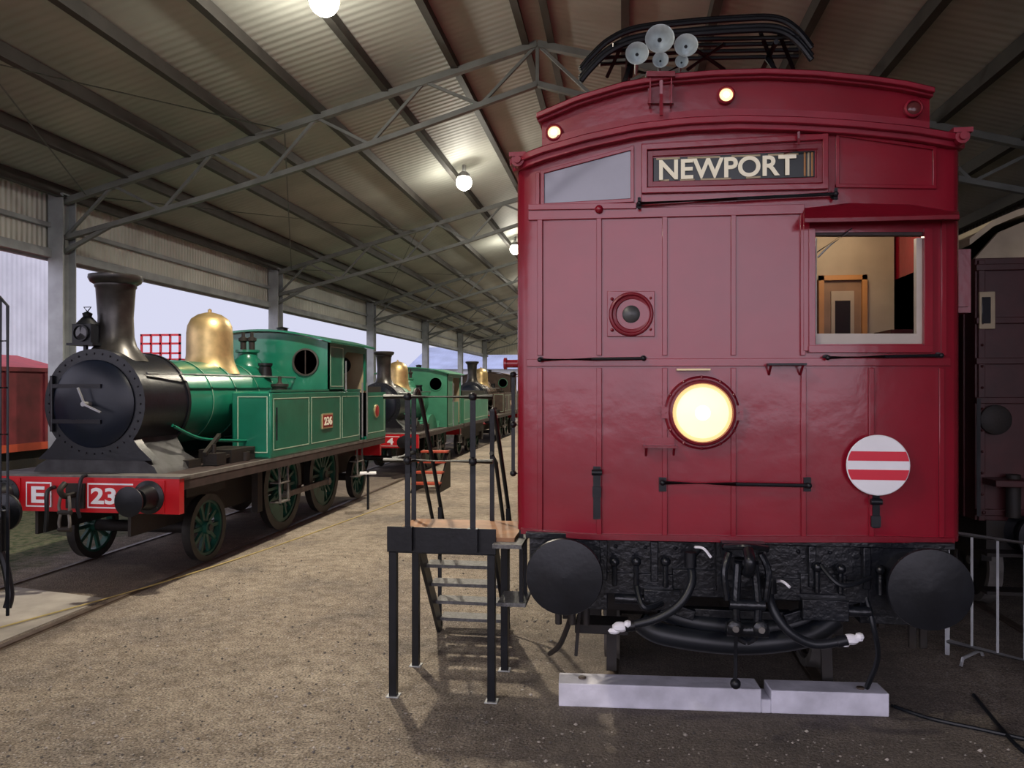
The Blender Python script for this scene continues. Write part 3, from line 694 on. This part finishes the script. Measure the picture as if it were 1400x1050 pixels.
# ================================================================= ACCESS PLATFORM
pf=empty('access_platform')
X0,X1,Y0_,Y1_=-1.76,-.985,5.80,6.46
p=Part('frame',pf,bevel=.003)
for x in (X0,X1-.0):
    for y in (Y0_,Y1_): p.box(x-.03,x+.03,y-.03,y+.03,0,1.14,BLK)
for y in (Y0_,Y1_): p.box(X0-.03,X1+.03,y-.03,y+.03,1.12,1.22,BLK)
for x in (X0,X1): p.box(x-.03,x+.03,Y0_,Y1_,1.12,1.22,BLK)
p.box(X0-.04,X1+.04,Y0_-.045,Y0_-.03,1.13,1.325,BLK)
for x in (X0,X1):
    for y in (Y0_,Y1_): p.box(x-.05,x+.05,y-.05,y+.05,0,.008,GALV)
p.done()
p=Part('deck',pf); p.box(X0-.03,X1+.18,Y0_-.03,Y1_+.05,1.221,1.26,WOOD); p.done()
p=Part('handrails',pf)
xa,xb=-1.63,-1.12
for x in (xa,xb):
    p.tube([(x,Y0_-.06,1.15),(x,Y0_-.06,2.33)],.022,BLK,10); p.box(x-.04,x+.04,Y0_-.09,Y0_-.03,1.15,1.33,BLK)
    for z in (1.84,2.33): p.sphere((x,Y0_-.06,z),.035,BLK,12)
for z in (1.84,2.33): p.tube([(X0-.06,Y0_-.06,z),(X1+.02,Y0_-.06,z)],.019,BLK,10)
for z in (1.84,2.33): p.tube([(X0-.02,Y0_,z),(X0-.02,Y1_,z)],.019,BLK,10)
p.tube([(X0-.02,Y1_,1.1),(X0-.02,Y1_,2.33)],.022,BLK,10)
for x in (-1.78,-1.1):
    p.tube([(x,Y1_,2.33),(x,6.7,2.28),(x,7.5,1.15),(x,7.55,.95)] if x<-1.5 else [(x,6.5,2.2),(x,6.7,2.1),(x,7.5,1.15),(x,7.55,.95)],.02,BLK,10,True)
    p.tube([(x,7.42,.05),(x,7.42,1.22)],.02,BLK,10)
    p.tube([(x,Y1_,1.84),(x,6.7,1.74),(x,7.42,.75)],.018,BLK,10)
p.tube([(-1.1,6.5,1.25),(-1.1,6.5,2.2)],.02,BLK,10)
p.done()
p=Part('stairs',pf)
for x in (-1.78,-1.1): p.beam((x,6.5,1.2),(x,7.45,.0),.03,.14,BLK)
for k in range(1,6): p.box(-1.77,-1.11,6.47+.18*k,6.47+.18*k+.2,1.22-.215*k-.03,1.22-.215*k,TREAD)
p.done()

# ================================================================= LOCOMOTIVES
def loco(name,xc,y0,green,tank=True,num=('236','E'),brass=BRS,bodyL=8.1,dome_y=3.02,chim_y=.72,cabf=4.77,cabr=6.8,drv=(3.77,5.57),trail=7.47,lead=1.41,tender=None,line=LINE,scale=1.0,near=False):
    E=empty(name); O=(xc,y0,0)
    f=Part('frames_and_footplate',E,O)
    f.box(-1.28,1.28,.1,bodyL,1.28,1.33,BRN)
    for s in (-1,1):
        f.box(s*1.27-.02,s*1.27+.02,.1,bodyL,1.17,1.28,BRN); f.box(s*.62-.02,s*.62+.02,.1,bodyL-.1,.6,1.28,BLKM)
        f.box(s*1.27-.025,s*1.27+.025,.1,bodyL,1.285,1.335,DUST)
    f.box(-1.2,1.2,bodyL-.1,bodyL,.9,1.3,BEAMR)
    for s in (-1,1):
        for yy in (2.9,6.45):
            f.beam((s*1.22,yy,1.28),(s*1.24,yy,.62),.03,.02,DUST); f.beam((s*1.22,yy+.3,1.28),(s*1.24,yy+.3,.62),.03,.02,DUST)
            for z in (.62,.92): f.box(s*1.1-.12 if s<0 else s*1.1-.02,s*1.1+.02 if s<0 else s*1.1+.16,yy-.02,yy+.32,z-.02,z,DUST)
        for dy in drv: f.box(s*.66-.04,s*.66+.04,dy-.5,dy+.5,1.0,1.2,BLKM)
        f.box(s*.97-.05,s*.97+.05,2.6,2.75,.5,1.2,BLKM)
    f.done()
    bb=Part('buffer_beam',E,O,bevel=.005)
    bb.box(-1.33,1.33,0,.1,.9,1.32,BEAMR); bb.box(-1.34,1.34,.0,.3,1.32,1.345,DUST)
    for x,w in ((-.50,.17),(.46,.31)):
        bb.box(x-w,x+w,-.015,0,.955,1.255,WHT); bb.box(x-w+.018,x+w-.018,-.019,-.01,.973,1.237,BEAMR)
    for s in (-1,1):
        bb.box(s*.95-.2,s*.95+.2,-.02,0,.92,1.30,BEAMR)
        bb.lathe([(.20,0),(.20,.03),(.15,.05),(.12,.24),(.07,.25),(.07,.36),(.17,.375),(.175,.40),(.1,.415),(0,.42)],(s*.95,0,1.1),'-Y',BLK,32)
        for i in range(4): g=math.pi/4+i*math.pi/2; bb.sphere((s*.95+.22*math.cos(g)*.78,-.03,1.1+.22*math.sin(g)*.78),.016,BLK,8)
    bb.box(-.12,.12,-.04,0,.95,1.25,BLKM); bb.tube([(0,-.02,1.12),(0,-.2,1.12),(0,-.28,1.2),(0,-.2,1.27)],.035,BLKM,10,True)
    for k in range(2):
        z=1.05-k*.2
        for s in (-1,1): bb.tube([(s*.05,-.2,z+.08),(s*.07,-.21,z-.05),(s*.05,-.2,z-.14)],.018,DUST,8,True)
        bb.cyl((-.08,-.2,z-.12),(.08,-.2,z-.12),.03,BLKM)
    bb.tube([(-.28,-.02,1.2),(-.28,-.14,1.15),(-.27,-.16,.9),(-.32,-.12,.68)],.025,HOSE,8,True)
    bb.tube([(.14,-.02,1.35),(.13,-.1,1.3),(.1,-.12,1.0),(.12,-.1,.85)],.022,HOSE,8,True)
    bb.done()
    text('class_letter',E,num[1],(xc-.50,y0-.022,1.105),.18,.20,(math.pi/2,0,0),WHT,.003,.03)
    text('beam_number',E,num[0],(xc+.46,y0-.022,1.105),.52 if len(num[0])>1 else .2,.20,(math.pi/2,0,0),WHT,.003,.03)
    bo=Part('boiler',E,O); ZC=2.2
    sad=[(-.85,1.33),(-.80,1.42),(-.62,1.52),(-.5,1.72),(-.45,2.0),(.45,2.0),(.5,1.72),(.62,1.52),(.80,1.42),(.85,1.33)]
    bo.prism(sad,'Y',.32,1.3,SADL)
    fp=[(.685*math.cos(g),ZC+.685*math.sin(g)) for g in [math.radians(-40+260*i/30) for i in range(31)]]
    fp+=[(-.60,1.66),(-.78,1.5),(.78,1.5),(.60,1.66)]
    bo.prism(fp,'Y',.31,.47,SMK)
    bo.lathe([(.66,.42),(.66,1.36)],(0,0,ZC),'Y',SMK,48)
    bo.lathe([(.66,1.3),(.675,1.3),(.675,1.36),(.6,1.36)],(0,0,ZC),'Y',SMK,48,False)
    bo.lathe([(.55,0),(.55,.02),(.51,.045),(.3,.07),(0,.08)],(0,.31,ZC),'-Y',SMKD,48)
    for i in range(36):
        g=2*math.pi*i/36; bo.sphere((.625*math.cos(g),.305,ZC+.625*math.sin(g)),.013,SMK,6)
    for z in (-.22,.22): bo.beam((-.58,.28,ZC+z),(.15,.23,ZC+z),.03,.05,SMK)
    bo.cyl((-.56,.28,ZC-.35),(-.56,.28,ZC+.35),.022,SMK)
    bo.cyl((0,.24,ZC),(0,.1,ZC),.03,STL); bo.beam((0,.13,ZC),(-.08,.12,ZC+.2),.02,.022,STL); bo.beam((0,.11,ZC),(.24,.10,ZC-.1),.02,.022,STL)
    bo.lathe([(.60,1.36),(.60,cabf+.1)],(0,0,ZC),'Y',green,48)
    for yy in (1.38,2.05,2.75,3.5,4.1): 
        if yy<cabf: bo.lathe([(.604,yy),(.612,yy),(.612,yy+.05),(.604,yy+.05)],(0,0,ZC),'Y',green,48,False); bo.lathe([(.6135,yy),(.6135,yy+.008)],(0,0,ZC),'Y',line,48,False)
    for s in (-1,1): bo.tube([(s*.58,.5,ZC+.38),(s*.66,1.5,ZC+.38),(s*.66,cabf,ZC+.38)],.016,STL,8)
    bo.done()
    ch=Part('chimney',E,O)
    ch.lathe([(.40,-.12),(.33,-.03),(.25,.08),(.22,.2),(.21,.45),(.235,.82),(.25,.84),(.25,.87),(.30,.90),(.325,.95),(.32,.99),(.27,1.0),(.24,.98),(.2,.8),(.18,.4)],(0,chim_y,ZC+.66),'Z',COP,40,False)
    ch.done()
    dm=Part('dome',E,O)
    dm.lathe([(.46,-.14),(.41,-.04),(.37,.06),(.355,.15),(.35,.5),(.335,.62),(.28,.73),(.18,.80),(.08,.83),(.03,.84),(.03,.88),(.0,.9)],(0,dome_y,ZC+.56),'Z',brass,40,False); dm.done()
    ms=Part('boiler_fittings',E,O)
    vy=cabf-.5
    ms.lathe([(.32,-.12),(.28,.0),(.22,.1),(.17,.15),(.16,.22),(.2,.24),(.2,.28)],(0,vy,ZC+.58),'Z',green,28)
    for s in (-1,1): ms.lathe([(.05,0),(.05,.15),(.08,.17),(.08,.22),(.03,.24),(.03,.32)],(s*.08,vy,ZC+.85),'Z',BLKM,16)
    ms.lathe([(.12,0),(.10,.18),(.12,.2),(.12,.24)],(.45,vy-.25,ZC+.38),'Z',BLK,16)
    if near:
        lx=-.2; ms.beam((lx,.42,ZC+.6),(lx,.42,ZC+.78),.04,.04,BLK); ms.box(lx-.18,lx+.18,.30,.6,ZC+.73,ZC+.76,BLK)
        ms.box(lx-.13,lx+.13,.34,.56,ZC+.76,ZC+1.0,BLK); ms.lathe([(.14,0),(.12,.02),(.05,.1),(.06,.14),(.0,.17)],(lx,.45,ZC+1.0),'Z',BLK,20)
        ms.lathe([(.10,0),(.105,.03),(.09,.03),(.085,.01),(0,.01)],(lx,.34,ZC+.885),'-Y',BLK,24,False); ms.lathe([(.08,.012),(0,.02)],(lx,.34,ZC+.885),'-Y',DARKG,24)
        ms.tube([(lx,.45,ZC+1.16),(lx-.05,.45,ZC+1.22),(lx+.05,.45,ZC+1.22),(lx,.45,ZC+1.16)],.008,BLK,6)
    for s in (-1,1):
        ms.box(s*.95-.1,s*.95+.1,1.35,1.6,1.34,1.5,BLKM); ms.cyl((s*.95,1.45,1.5),(s*.95,1.45,1.62),.03,BLKM)
        ms.beam((s*.9,1.3,1.5),(s*.78,1.9,1.72),.05,.05,BLKM); ms.beam((s*1.0,1.5,1.42),(s*1.05,2.4,1.5),.04,.04,BLKM)
        ms.box(s*.75-.1,s*.75+.1,1.0,1.3,1.34,1.44,BLKM); ms.cyl((s*1.05,2.15,1.34),(s*1.05,2.15,1.46),.07,BLKM)
        ms.tube([(s*.62,1.0,1.9),(s*.72,1.5,1.7),(s*.85,2.2,1.62),(s*.9,2.5,1.6)],.022,green,8,True)
        ms.box(s*.8-.25,s*.8+.25,1.75,2.45,1.33,1.52,BLKM)
    ms.done()
    cb_=Part('cab',E,O)
    if tank:
        tk=Part('side_tanks',E,O,bevel=.03)
        ty0,ty1=2.47,cabr-.35
        for s in (-1,1):
            xa_,xb_=sorted((s*.66,s*1.3)); tk.box(xa_,xb_,ty0,ty1,1.33,2.34,green)
        tk.done()
        ln=Part('tank_lining',E,O)
        for s in (-1,1):
            x=s*1.3; t=s*.004
            for (a,c) in ((ty0+.07,cabf-.9),(cabf-.8,cabf+.55),(cabf+.65,ty1-.08)):
                ln.frameX(x,a,c,1.45,2.24,.013,t,line)
            xa_,xb_=sorted((s*.76,s*1.24)); ln.frameY(ty0,xa_,xb_,1.42,2.27,.014,-.004,line)
            ln.box(min(s*1.26,s*1.3),max(s*1.26,s*1.3),ty0,ty1,2.335,2.37,green)
            ln.lathe([(.12,0),(.12,.06),(.14,.08),(.14,.12),(0,.13)],(s*1.0,3.4,2.34),'Z',BLKM,20)
            ln.lathe([(.05,.12),(.03,.16),(.03,.24),(0,.25)],(s*1.0,3.4,2.34),'Z',BLKM,14)
            ln.tube([(s*1.34,ty0+.1,1.6),(s*1.34,ty0+.1,2.1)],.012,BLK)
            ln.box(min(x,x+s*.02),max(x,x+s*.02),4.42,4.90,1.68,1.94,BRSW)
            ln.box(min(x,x+s*.024),max(x,x+s*.024),4.445,4.875,1.705,1.915,PLATR)
        ln.done()
        text('number_plate_digits',E,num[0],(xc+1.328,y0+4.66,1.81),.36,.15,(math.pi/2,0,math.pi/2),SGT,.003,.03)
        cb_.box(-1.3,1.3,cabr,bodyL,1.33,2.3,green); cb_.box(-1.22,1.22,cabr+.1,bodyL-.08,2.3,2.42,BLKM)
        for s in (-1,1):
            cb_.frameX(s*1.3,cabr+.08,bodyL-.1,1.45,2.22,.013,s*.004,line)
            cb_.lathe([(.14,0),(.14,.02)],(s*1.3,(cabr+bodyL)/2,1.9),'X' if s>0 else '-X',BRSW,24)
            cb_.lathe([(.12,0.02),(.12,.025),(0,.03)],(s*1.3,(cabr+bodyL)/2,1.9),'X' if s>0 else '-X',PLATR,24)
            cb_.tube([(s*1.33,cabr-.05,1.4),(s*1.33,cabr-.05,2.5)],.015,STL); cb_.tube([(s*1.33,cabr-.33,1.4),(s*1.33,cabr-.33,2.5)],.015,STL)
    low=2.34 if tank else 1.33
    if not tank:
        for s in (-1,1):
            for dy in drv:
                pts=[(dy+.82*math.cos(g),1.0+.82*math.sin(g)) for g in [math.radians(20+140*i/14) for i in range(15)]]
                xa_,xb_=sorted((s*.72,s*1.0)); cb_.prism([(a,max(1.33,z)) for a,z in pts],'X',xa_,xb_,green)
    def roofz(x): return 3.42-.22*(x/1.38)**2
    plate=[(-1.3,low-.0)]+[(x,roofz(x)-.02) for x in [-1.3+2.6*i/16 for i in range(17)]]+[(1.3,low)]
    cb_.prism(plate,'Y',cabf,cabf+.03,green)
    for s in (-1,1):
        cx_,cz_=s*.86,2.86
        cb_.lathe([(.25,.0),(.25,.03),(.22,.035),(.215,.012)],(cx_,cabf,cz_),'-Y',PUR if near else GREEN2,32,False); cb_.lathe([(.22,.01),(0,.01)],(cx_,cabf,cz_),'-Y',DARKG,28)
        if near: cb_.box(cx_-.008,cx_+.008,cabf-.025,cabf,cz_-.21,cz_+.21,BRN)
        x0_,x1_=sorted((s*1.27,s*1.3)); zt=roofz(1.3)-.02
        mid=cabf+.75
        cb_.box(x0_,x1_,cabf,mid,low,zt,green); cb_.box(x0_,x1_,cabr-.1,cabr+.03,low if tank else 1.33,zt,green)
        cb_.box(x0_,x1_,mid,cabr-.1,zt-.12,zt,green)
        cb_.prism([(mid,zt-.12),(mid+.18,zt-.12),(mid+.06,zt-.18),(mid,zt-.3)],'X',x0_,x1_,green)
        if not tank: cb_.box(x0_,x1_,mid,cabr-.45,1.33,2.2,green)
        cb_.frameX(s*1.3,cabf+.06,mid-.05,low+.08,zt-.06,.012,s*.004,line)
        cb_.tube([(s*1.33,mid+.02,low),(s*1.33,mid+.02,zt-.3)],.014,STL)
    cb_.prism([(-1.26,low)]+[(x,roofz(x)-.03) for x in [-1.26+2.52*i/12 for i in range(13)]]+[(1.26,low)],'Y',cabf+.035,cabf+.06,CREAM)
    cb_.prism([(-1.3,1.4)]+[(x,roofz(x)-.02) for x in [-1.3+2.6*i/16 for i in range(17)]]+[(1.3,1.4)],'Y',cabr,cabr+.03,CREAM)
    for s in (-1,1): cb_.lathe([(.17,.0),(.17,.02),(0,.02)],(s*.8,cabr,2.86),'-Y',DARKG,24)
    N=16;vs=[];fs=[]
    for i in range(N+1):
        x=-1.38+2.76*i/N
        for yy in (cabf-.12,cabr+.3):
            for dz in (0,.035): vs.append((x,yy,roofz(x)+dz))
    for i in range(N):
        k=4*i; fs+=[(k,k+2,k+6,k+4),(k+1,k+5,k+7,k+3),(k,k+4,k+5,k+1),(k+2,k+3,k+7,k+6)]
    fs+=[(0,1,3,2),(4*N,4*N+2,4*N+3,4*N+1)]
    cb_.add(vs,fs,green)
    cb_.lathe([(.10,0),(.10,.12),(.13,.13),(0,.16)],(0,cabf+.9,3.42),'Z',BLK,16)
    cb_.done()
    wh=Part('wheels',E,O)
    for s in (-1,1):
        wheel(wh,(s*.835,lead,.485),.45,GRW,TYRE,10); 
        for dy in drv: wheel(wh,(s*.835,dy,.745),.70,GRW,TYRE,16,cw=True)
        if trail: wheel(wh,(s*.835,trail,.485),.45,GRW,TYRE,10)
        wh.beam((s*.96,drv[0],.62),(s*.96,drv[1],.62),.05,.09,DUST)
        for dy in drv: wh.cyl((s*.88,dy,.62),(s*1.0,dy,.62),.07,DUST)
        wh.beam((s*.83,lead-.5,1.02),(s*.83,lead+.5,1.02),.08,.12,BLKM)
    for dy in (lead,)+tuple(drv)+((trail,) if trail else ()): wh.cyl((-.8,dy,.48 if dy in (lead,trail) else .74),(.8,dy,.48 if dy in (lead,trail) else .74),.08,BLKM)
    wh.done()
    if tender:
        td=Part('tender',E,O); a,c=tender
        td.box(-1.25,1.25,a,c,1.33,2.35,green); td.box(-1.3,1.3,a-.05,c+.05,1.2,1.33,BRN); td.box(-1.15,1.15,a+.1,c-.4,2.35,2.6,BLKM); td.box(-1.28,1.28,a,c,2.35,2.40,green)
        for s in (-1,1):
            td.frameX(s*1.25,a+.15,c-.15,1.45,2.25,.022,s*.004,line); td.box(s*1.0-.03,s*1.0+.03,a,c,.6,1.2,BLKM)
            for yy in (a+.8,(a+c)/2,c-.8): wheel(td,(s*.835,yy,.515),.48,GRW,TYRE,10); td.box(s*1.05-.08,s*1.05+.08,yy-.14,yy+.14,.4,.75,BLKM)
        td.done()
    if scale!=1.0: E.scale=(scale,)*3; E.location=(xc*(1-scale),y0*(1-scale),0)
    return E
loco('tank_steam_locomotive',-6.5,8.43,GREEN,near=True)
loco('green_steam_locomotive',-6.5,19.8,GREEN2,tank=False,num=('4','T'),chim_y=.8,dome_y=2.3,cabf=4.1,cabr=6.3,bodyL=6.8,drv=(3.0,4.7),trail=None,lead=1.2,tender=(7.1,12.6),scale=.88)
BRNB=mat('weathered_black_brown',(.07,.045,.035),.5,.2,.3)
loco('black_steam_locomotive',-6.5,32.5,BRNB,tank=True,num=('12','D'),scale=.92)

# ================================================================= OTHER VEHICLES
wg=empty('flat_wagon')
p=Part('wagon_body',wg,bevel=.006); xw=-6.5
p.box(xw-1.25,xw+1.28,-2,5.85,1.1,1.3,BLKM); p.box(xw-1.25,xw+1.28,5.85,5.95,1.0,1.35,BLK)
for s in (-1,1):
    p.lathe([(.15,0),(.13,.04),(.10,.18),(.06,.19),(.06,.28),(.17,.30),(.17,.33),(0,.35)],(xw+s*.95,5.95,1.27),'Y',BLK,28)
p.tube([(xw+.9,6.0,1.05),(xw+1.0,6.15,.95),(xw+1.1,6.15,.6),(xw+1.12,6.1,.45)],.035,HOSE,8,True)
p.done()
p=Part('hand_rails',wg)
for x,zt in ((-5.20,3.10),(-5.27,3.16)):
    p.tube([(x,5.9,1.3),(x,5.9,zt),(x-.08,5.9,zt+.08)],.013,BLK,8)
for z in (1.6,2.0,2.4,2.8): p.tube([(-5.27,5.9,z),(-5.2,5.9,z)],.009,BLK,6)
p.tube([(-5.2,5.9,1.3),(-5.2,5.9,.45)],.014,BLK); p.done()
p=Part('wheels',wg)
for y in (.5,4.6):
    for s in (-1,1): wheel(p,(xw+s*.835,y,.485),.45,BLKM,DUST,solid=True)
    p.cyl((xw-.8,y,.48),(xw+.8,y,.48),.07,BLKM)
p.box(xw-.9,xw+.9,-1.5,5.6,.8,1.1,BLKM); p.done()
g=empty('red_goods_wagon'); xw=-13.0
p=Part('wagon_body',g); p.box(xw-1.3,xw+1.3,3,15.2,1.3,2.75,WAGR); p.box(xw-1.34,xw+1.34,3,15.2,1.15,1.3,ORG); p.box(xw-1.36,xw+1.36,3,15.2,2.72,2.8,WAGR)
y=3.2
while y<15: p.box(xw+1.3,xw+1.34,y,y+.08,1.3,2.75,WAGR); y+=1.0
p.box(xw-1.1,xw+1.1,3.3,14.8,.75,1.15,BLKM); p.prism([(xw-1.2,2.8),(xw,3.1),(xw+1.2,2.8)],'Y',11.5,15.0,mat('tarp_red',(.36,.02,.03),.6)); p.done()
p=Part('wheels',g)
for y in (4.5,6.3,12,13.8):
    for s in (-1,1): wheel(p,(xw+s*.835,y,.485),.45,BLKM,DUST,solid=True)
    p.cyl((xw-.8,y,.48),(xw+.8,y,.48),.07,BLKM); p.box(xw-.9,xw+.9,y-.1,y+.1,.48,.8,BLKM)
p.done()
dc=empty('dark_passenger_carriage'); xa,xb,ya,yb=3.3,6.2,7.8,24
p=Part('carriage_body',dc,bevel=.008)
p.box(xa,xb,ya,yb,1.15,3.62,MAR)
for i in range(7):
    x=xa+.02+i*.47; p.box(x,x+.06,ya-.03,ya,1.15,3.6,MAR)
for z in (1.2,2.25,2.62,3.0,3.5): p.box(xa,xb,ya-.035,ya,z,z+.06,MAR)
y=ya+.2
while y<yb-.5:
    p.box(xa-.02,xa,y,y+.05,1.15,3.6,MAR); p.box(xa-.012,xa,y+.15,y+.8,2.4,3.2,DARKG); y+=.95
p.box(xa+.02,xa+.16,ya-.045,ya-.02,2.95,3.3,CREAM); p.box(xa+.04,xa+.12,ya-.05,ya-.03,3.0,3.25,DARKG)
p.box(xa+.6,xa+.95,ya-.045,ya-.02,2.65,3.3,DARKG)
p.lathe([(.14,0),(.14,.03),(.1,.05),(0,.05)],(xa+.16,ya-.03,2.1),'-Y',BLKM,24)
for k in range(10): p.sphere((xa+.06+k*.2,ya-.045,1.23),.018,MAR,8); p.sphere((xa+.05,ya-.035,1.4+k*.2),.014,MAR,8)
p.box(xa+.05,xa+.4,ya-.3,ya,1.5,1.56,MAR); p.cyl((xa+.28,ya-.12,1.2),(xa+.28,ya-.12,1.6),.06,BLKM)
p.done()
p=Part('roof',dc)
vs=[];fs=[];N=16
for i in range(N+1):
    t=-1+2*i/N; x=(xa+xb)/2+t*1.6; z=3.66+.52*math.sqrt(max(0,1-t*t*.96))-.06
    for yy in (ya-.25,yb):
        for dz in (0,.06): vs.append((x,yy,z+dz))
for i in range(N):
    k=4*i; fs+=[(k,k+2,k+6,k+4),(k+1,k+5,k+7,k+3),(k,k+4,k+5,k+1),(k+2,k+3,k+7,k+6)]
fs+=[(0,1,3,2),(4*N,4*N+2,4*N+3,4*N+1)]
p.add(vs,fs,CANV)
p.prism([((xa+xb)/2+t*1.45,3.62+(.47*math.sqrt(max(0,1-t*t)))) for t in [-1+2*i/14 for i in range(15)]],'Y',ya,ya+.05,CANV)
p.done()
p=Part('underframe',dc)
p.box(xa+.1,xb-.1,ya,yb,.85,1.15,BLKM); xm=(xa+xb)/2
for s in (-1,1):
    for y in (9.2,11.4,20,22): wheel(p,(xm+s*.835,y,.485),.45,BLKM,DUST,solid=True)
    p.lathe([(.2,0),(.14,.05),(.12,.25),(.22,.28),(.22,.32),(0,.34)],(xm+s*1.0,ya,1.05),'-Y',BLK,28)
    p.box(xm+s*1.0-.05,xm+s*1.0+.05,8.6,12,.6,.8,BLKM)
p.tube([(xa+.0,ya-.08,1.2),(xa+.0,ya-.08,2.3)],.016,BLK); p.tube([(xa+.55,ya-.08,1.2),(xa+.55,ya-.08,2.3)],.016,BLK)
for z in (.5,.85): p.box(xa+.02,xa+.55,ya-.2,ya,z,z+.03,BLKM)
p.done()
cbv=Part('crowd_barrier')
A=Vector((2.90,7.40,0));Bv=Vector((4.35,5.95,0)); d=Bv-A
for z in (.12,1.1): cbv.tube([A+Vector((0,0,z)),Bv+Vector((0,0,z))],.02,GALV,10)
for i in range(11):
    q=A+d*i/10; cbv.tube([q+Vector((0,0,.12 if i not in(0,10) else 0)),q+Vector((0,0,1.1))],.011 if i not in (0,10) else .02,GALV,8)
for q in (A+d*.1,A+d*.9):
    nrm=Vector((.7,.7,0)); cbv.tube([q-nrm*.22,q-nrm*.18+Vector((0,0,.06)),q+nrm*.18+Vector((0,0,.06)),q+nrm*.22],.014,GALV,8)
cbv.done()
Part('yellow_ground_rope').tube([(-6.3,6.2,.022),(-6.05,7.0,.022),(-5.6,8.5,.022),(-5.25,10.5,.008),(-4.95,12.8,.008),(-4.6,16,.008)],.009,YEL,6,True).done()
rs=Part('red_wooden_steps')
for k in range(4): rs.box(-4.75,-4.1,17.0+.28*k,17.3+.28*k,.22*k+.19,.22*k+.23,ORG)
for x in (-4.75,-4.12): rs.prism([(17.0,0),(18.2,0),(18.2,.9),(18.1,.9)],'X',x-.02,x+.02,BLKM)
rs.done()
ib=Part('information_board'); ib.beam((-4.95,14.6,0),(-4.95,14.6,.75),.04,.04,BLK); ib.beam((-5.1,14.55,.72),(-4.8,14.65,.72),.35,.02,WHT); ib.done()

# ================================================================= OUTSIDE
ob_=Part('outdoor_white_shed'); ob_.box(-27,-24,5,29.5,0,12,OUTW); ob_.done()
o1=Part('outdoor_low_shed'); o1.box(-34,-24,40,60,0,3.0,OUTW); o1.prism([(-35,3.0),(-29,3.9),(-23,3.0)],'Y',39.5,60.5,OUTW); o1.done()
o2=Part('outdoor_blue_roof_shed'); o2.box(-20,2,74,90,0,4.2,OUTW); o2.prism([(73,4.2),(82,6.8),(91,4.2)],'X',-21,3,BLUR); o2.done()
rt=Part('red_access_lift'); RD=mat('lift_red',(.6,.03,.04),.5)
for z in (3.95,4.4,4.8): rt.box(-22.2,-20.2,33,33.08,z,z+.09,RD)
for i in range(5): rt.box(-22.2+i*.48,-22.12+i*.48,33,33.08,3.6,4.88,RD)
rt.box(-22.2,-20.2,33,34.2,3.45,3.75,RD); rt.beam((-21.2,33.5,.0),(-21.2,33.5,3.5),.3,.3,RD); rt.done()
sl=Part('street_lamp'); sl.cyl((-22,22.0,0),(-22,22.0,5.0),.06,GALV); sl.beam((-22,22,5.0),(-21.4,22,5.1),.25,.08,GALV); sl.done()

# ================================================================= WORLD
w=bpy.data.worlds.new('dusk_sky'); sc.world=w; w.use_nodes=True
n=w.node_tree.nodes;l=w.node_tree.links; bgN=n['Background']
tc=n.new('ShaderNodeTexCoord'); sp=n.new('ShaderNodeSeparateXYZ'); l.new(tc.outputs['Generated'],sp.inputs[0])
m1=n.new('ShaderNodeMapRange'); m1.inputs['From Min'].default_value=.2; m1.inputs['From Max'].default_value=-.9; l.new(sp.outputs['Y'],m1.inputs['Value'])
mx=n.new('ShaderNodeMix'); mx.data_type='RGBA'; l.new(m1.outputs[0],mx.inputs[0])
mx.inputs[6].default_value=(.66,.67,.84,1); mx.inputs[7].default_value=(2.35,2.2,2.6,1)
l.new(mx.outputs[2],bgN.inputs['Color']); bgN.inputs['Strength'].default_value=1.05
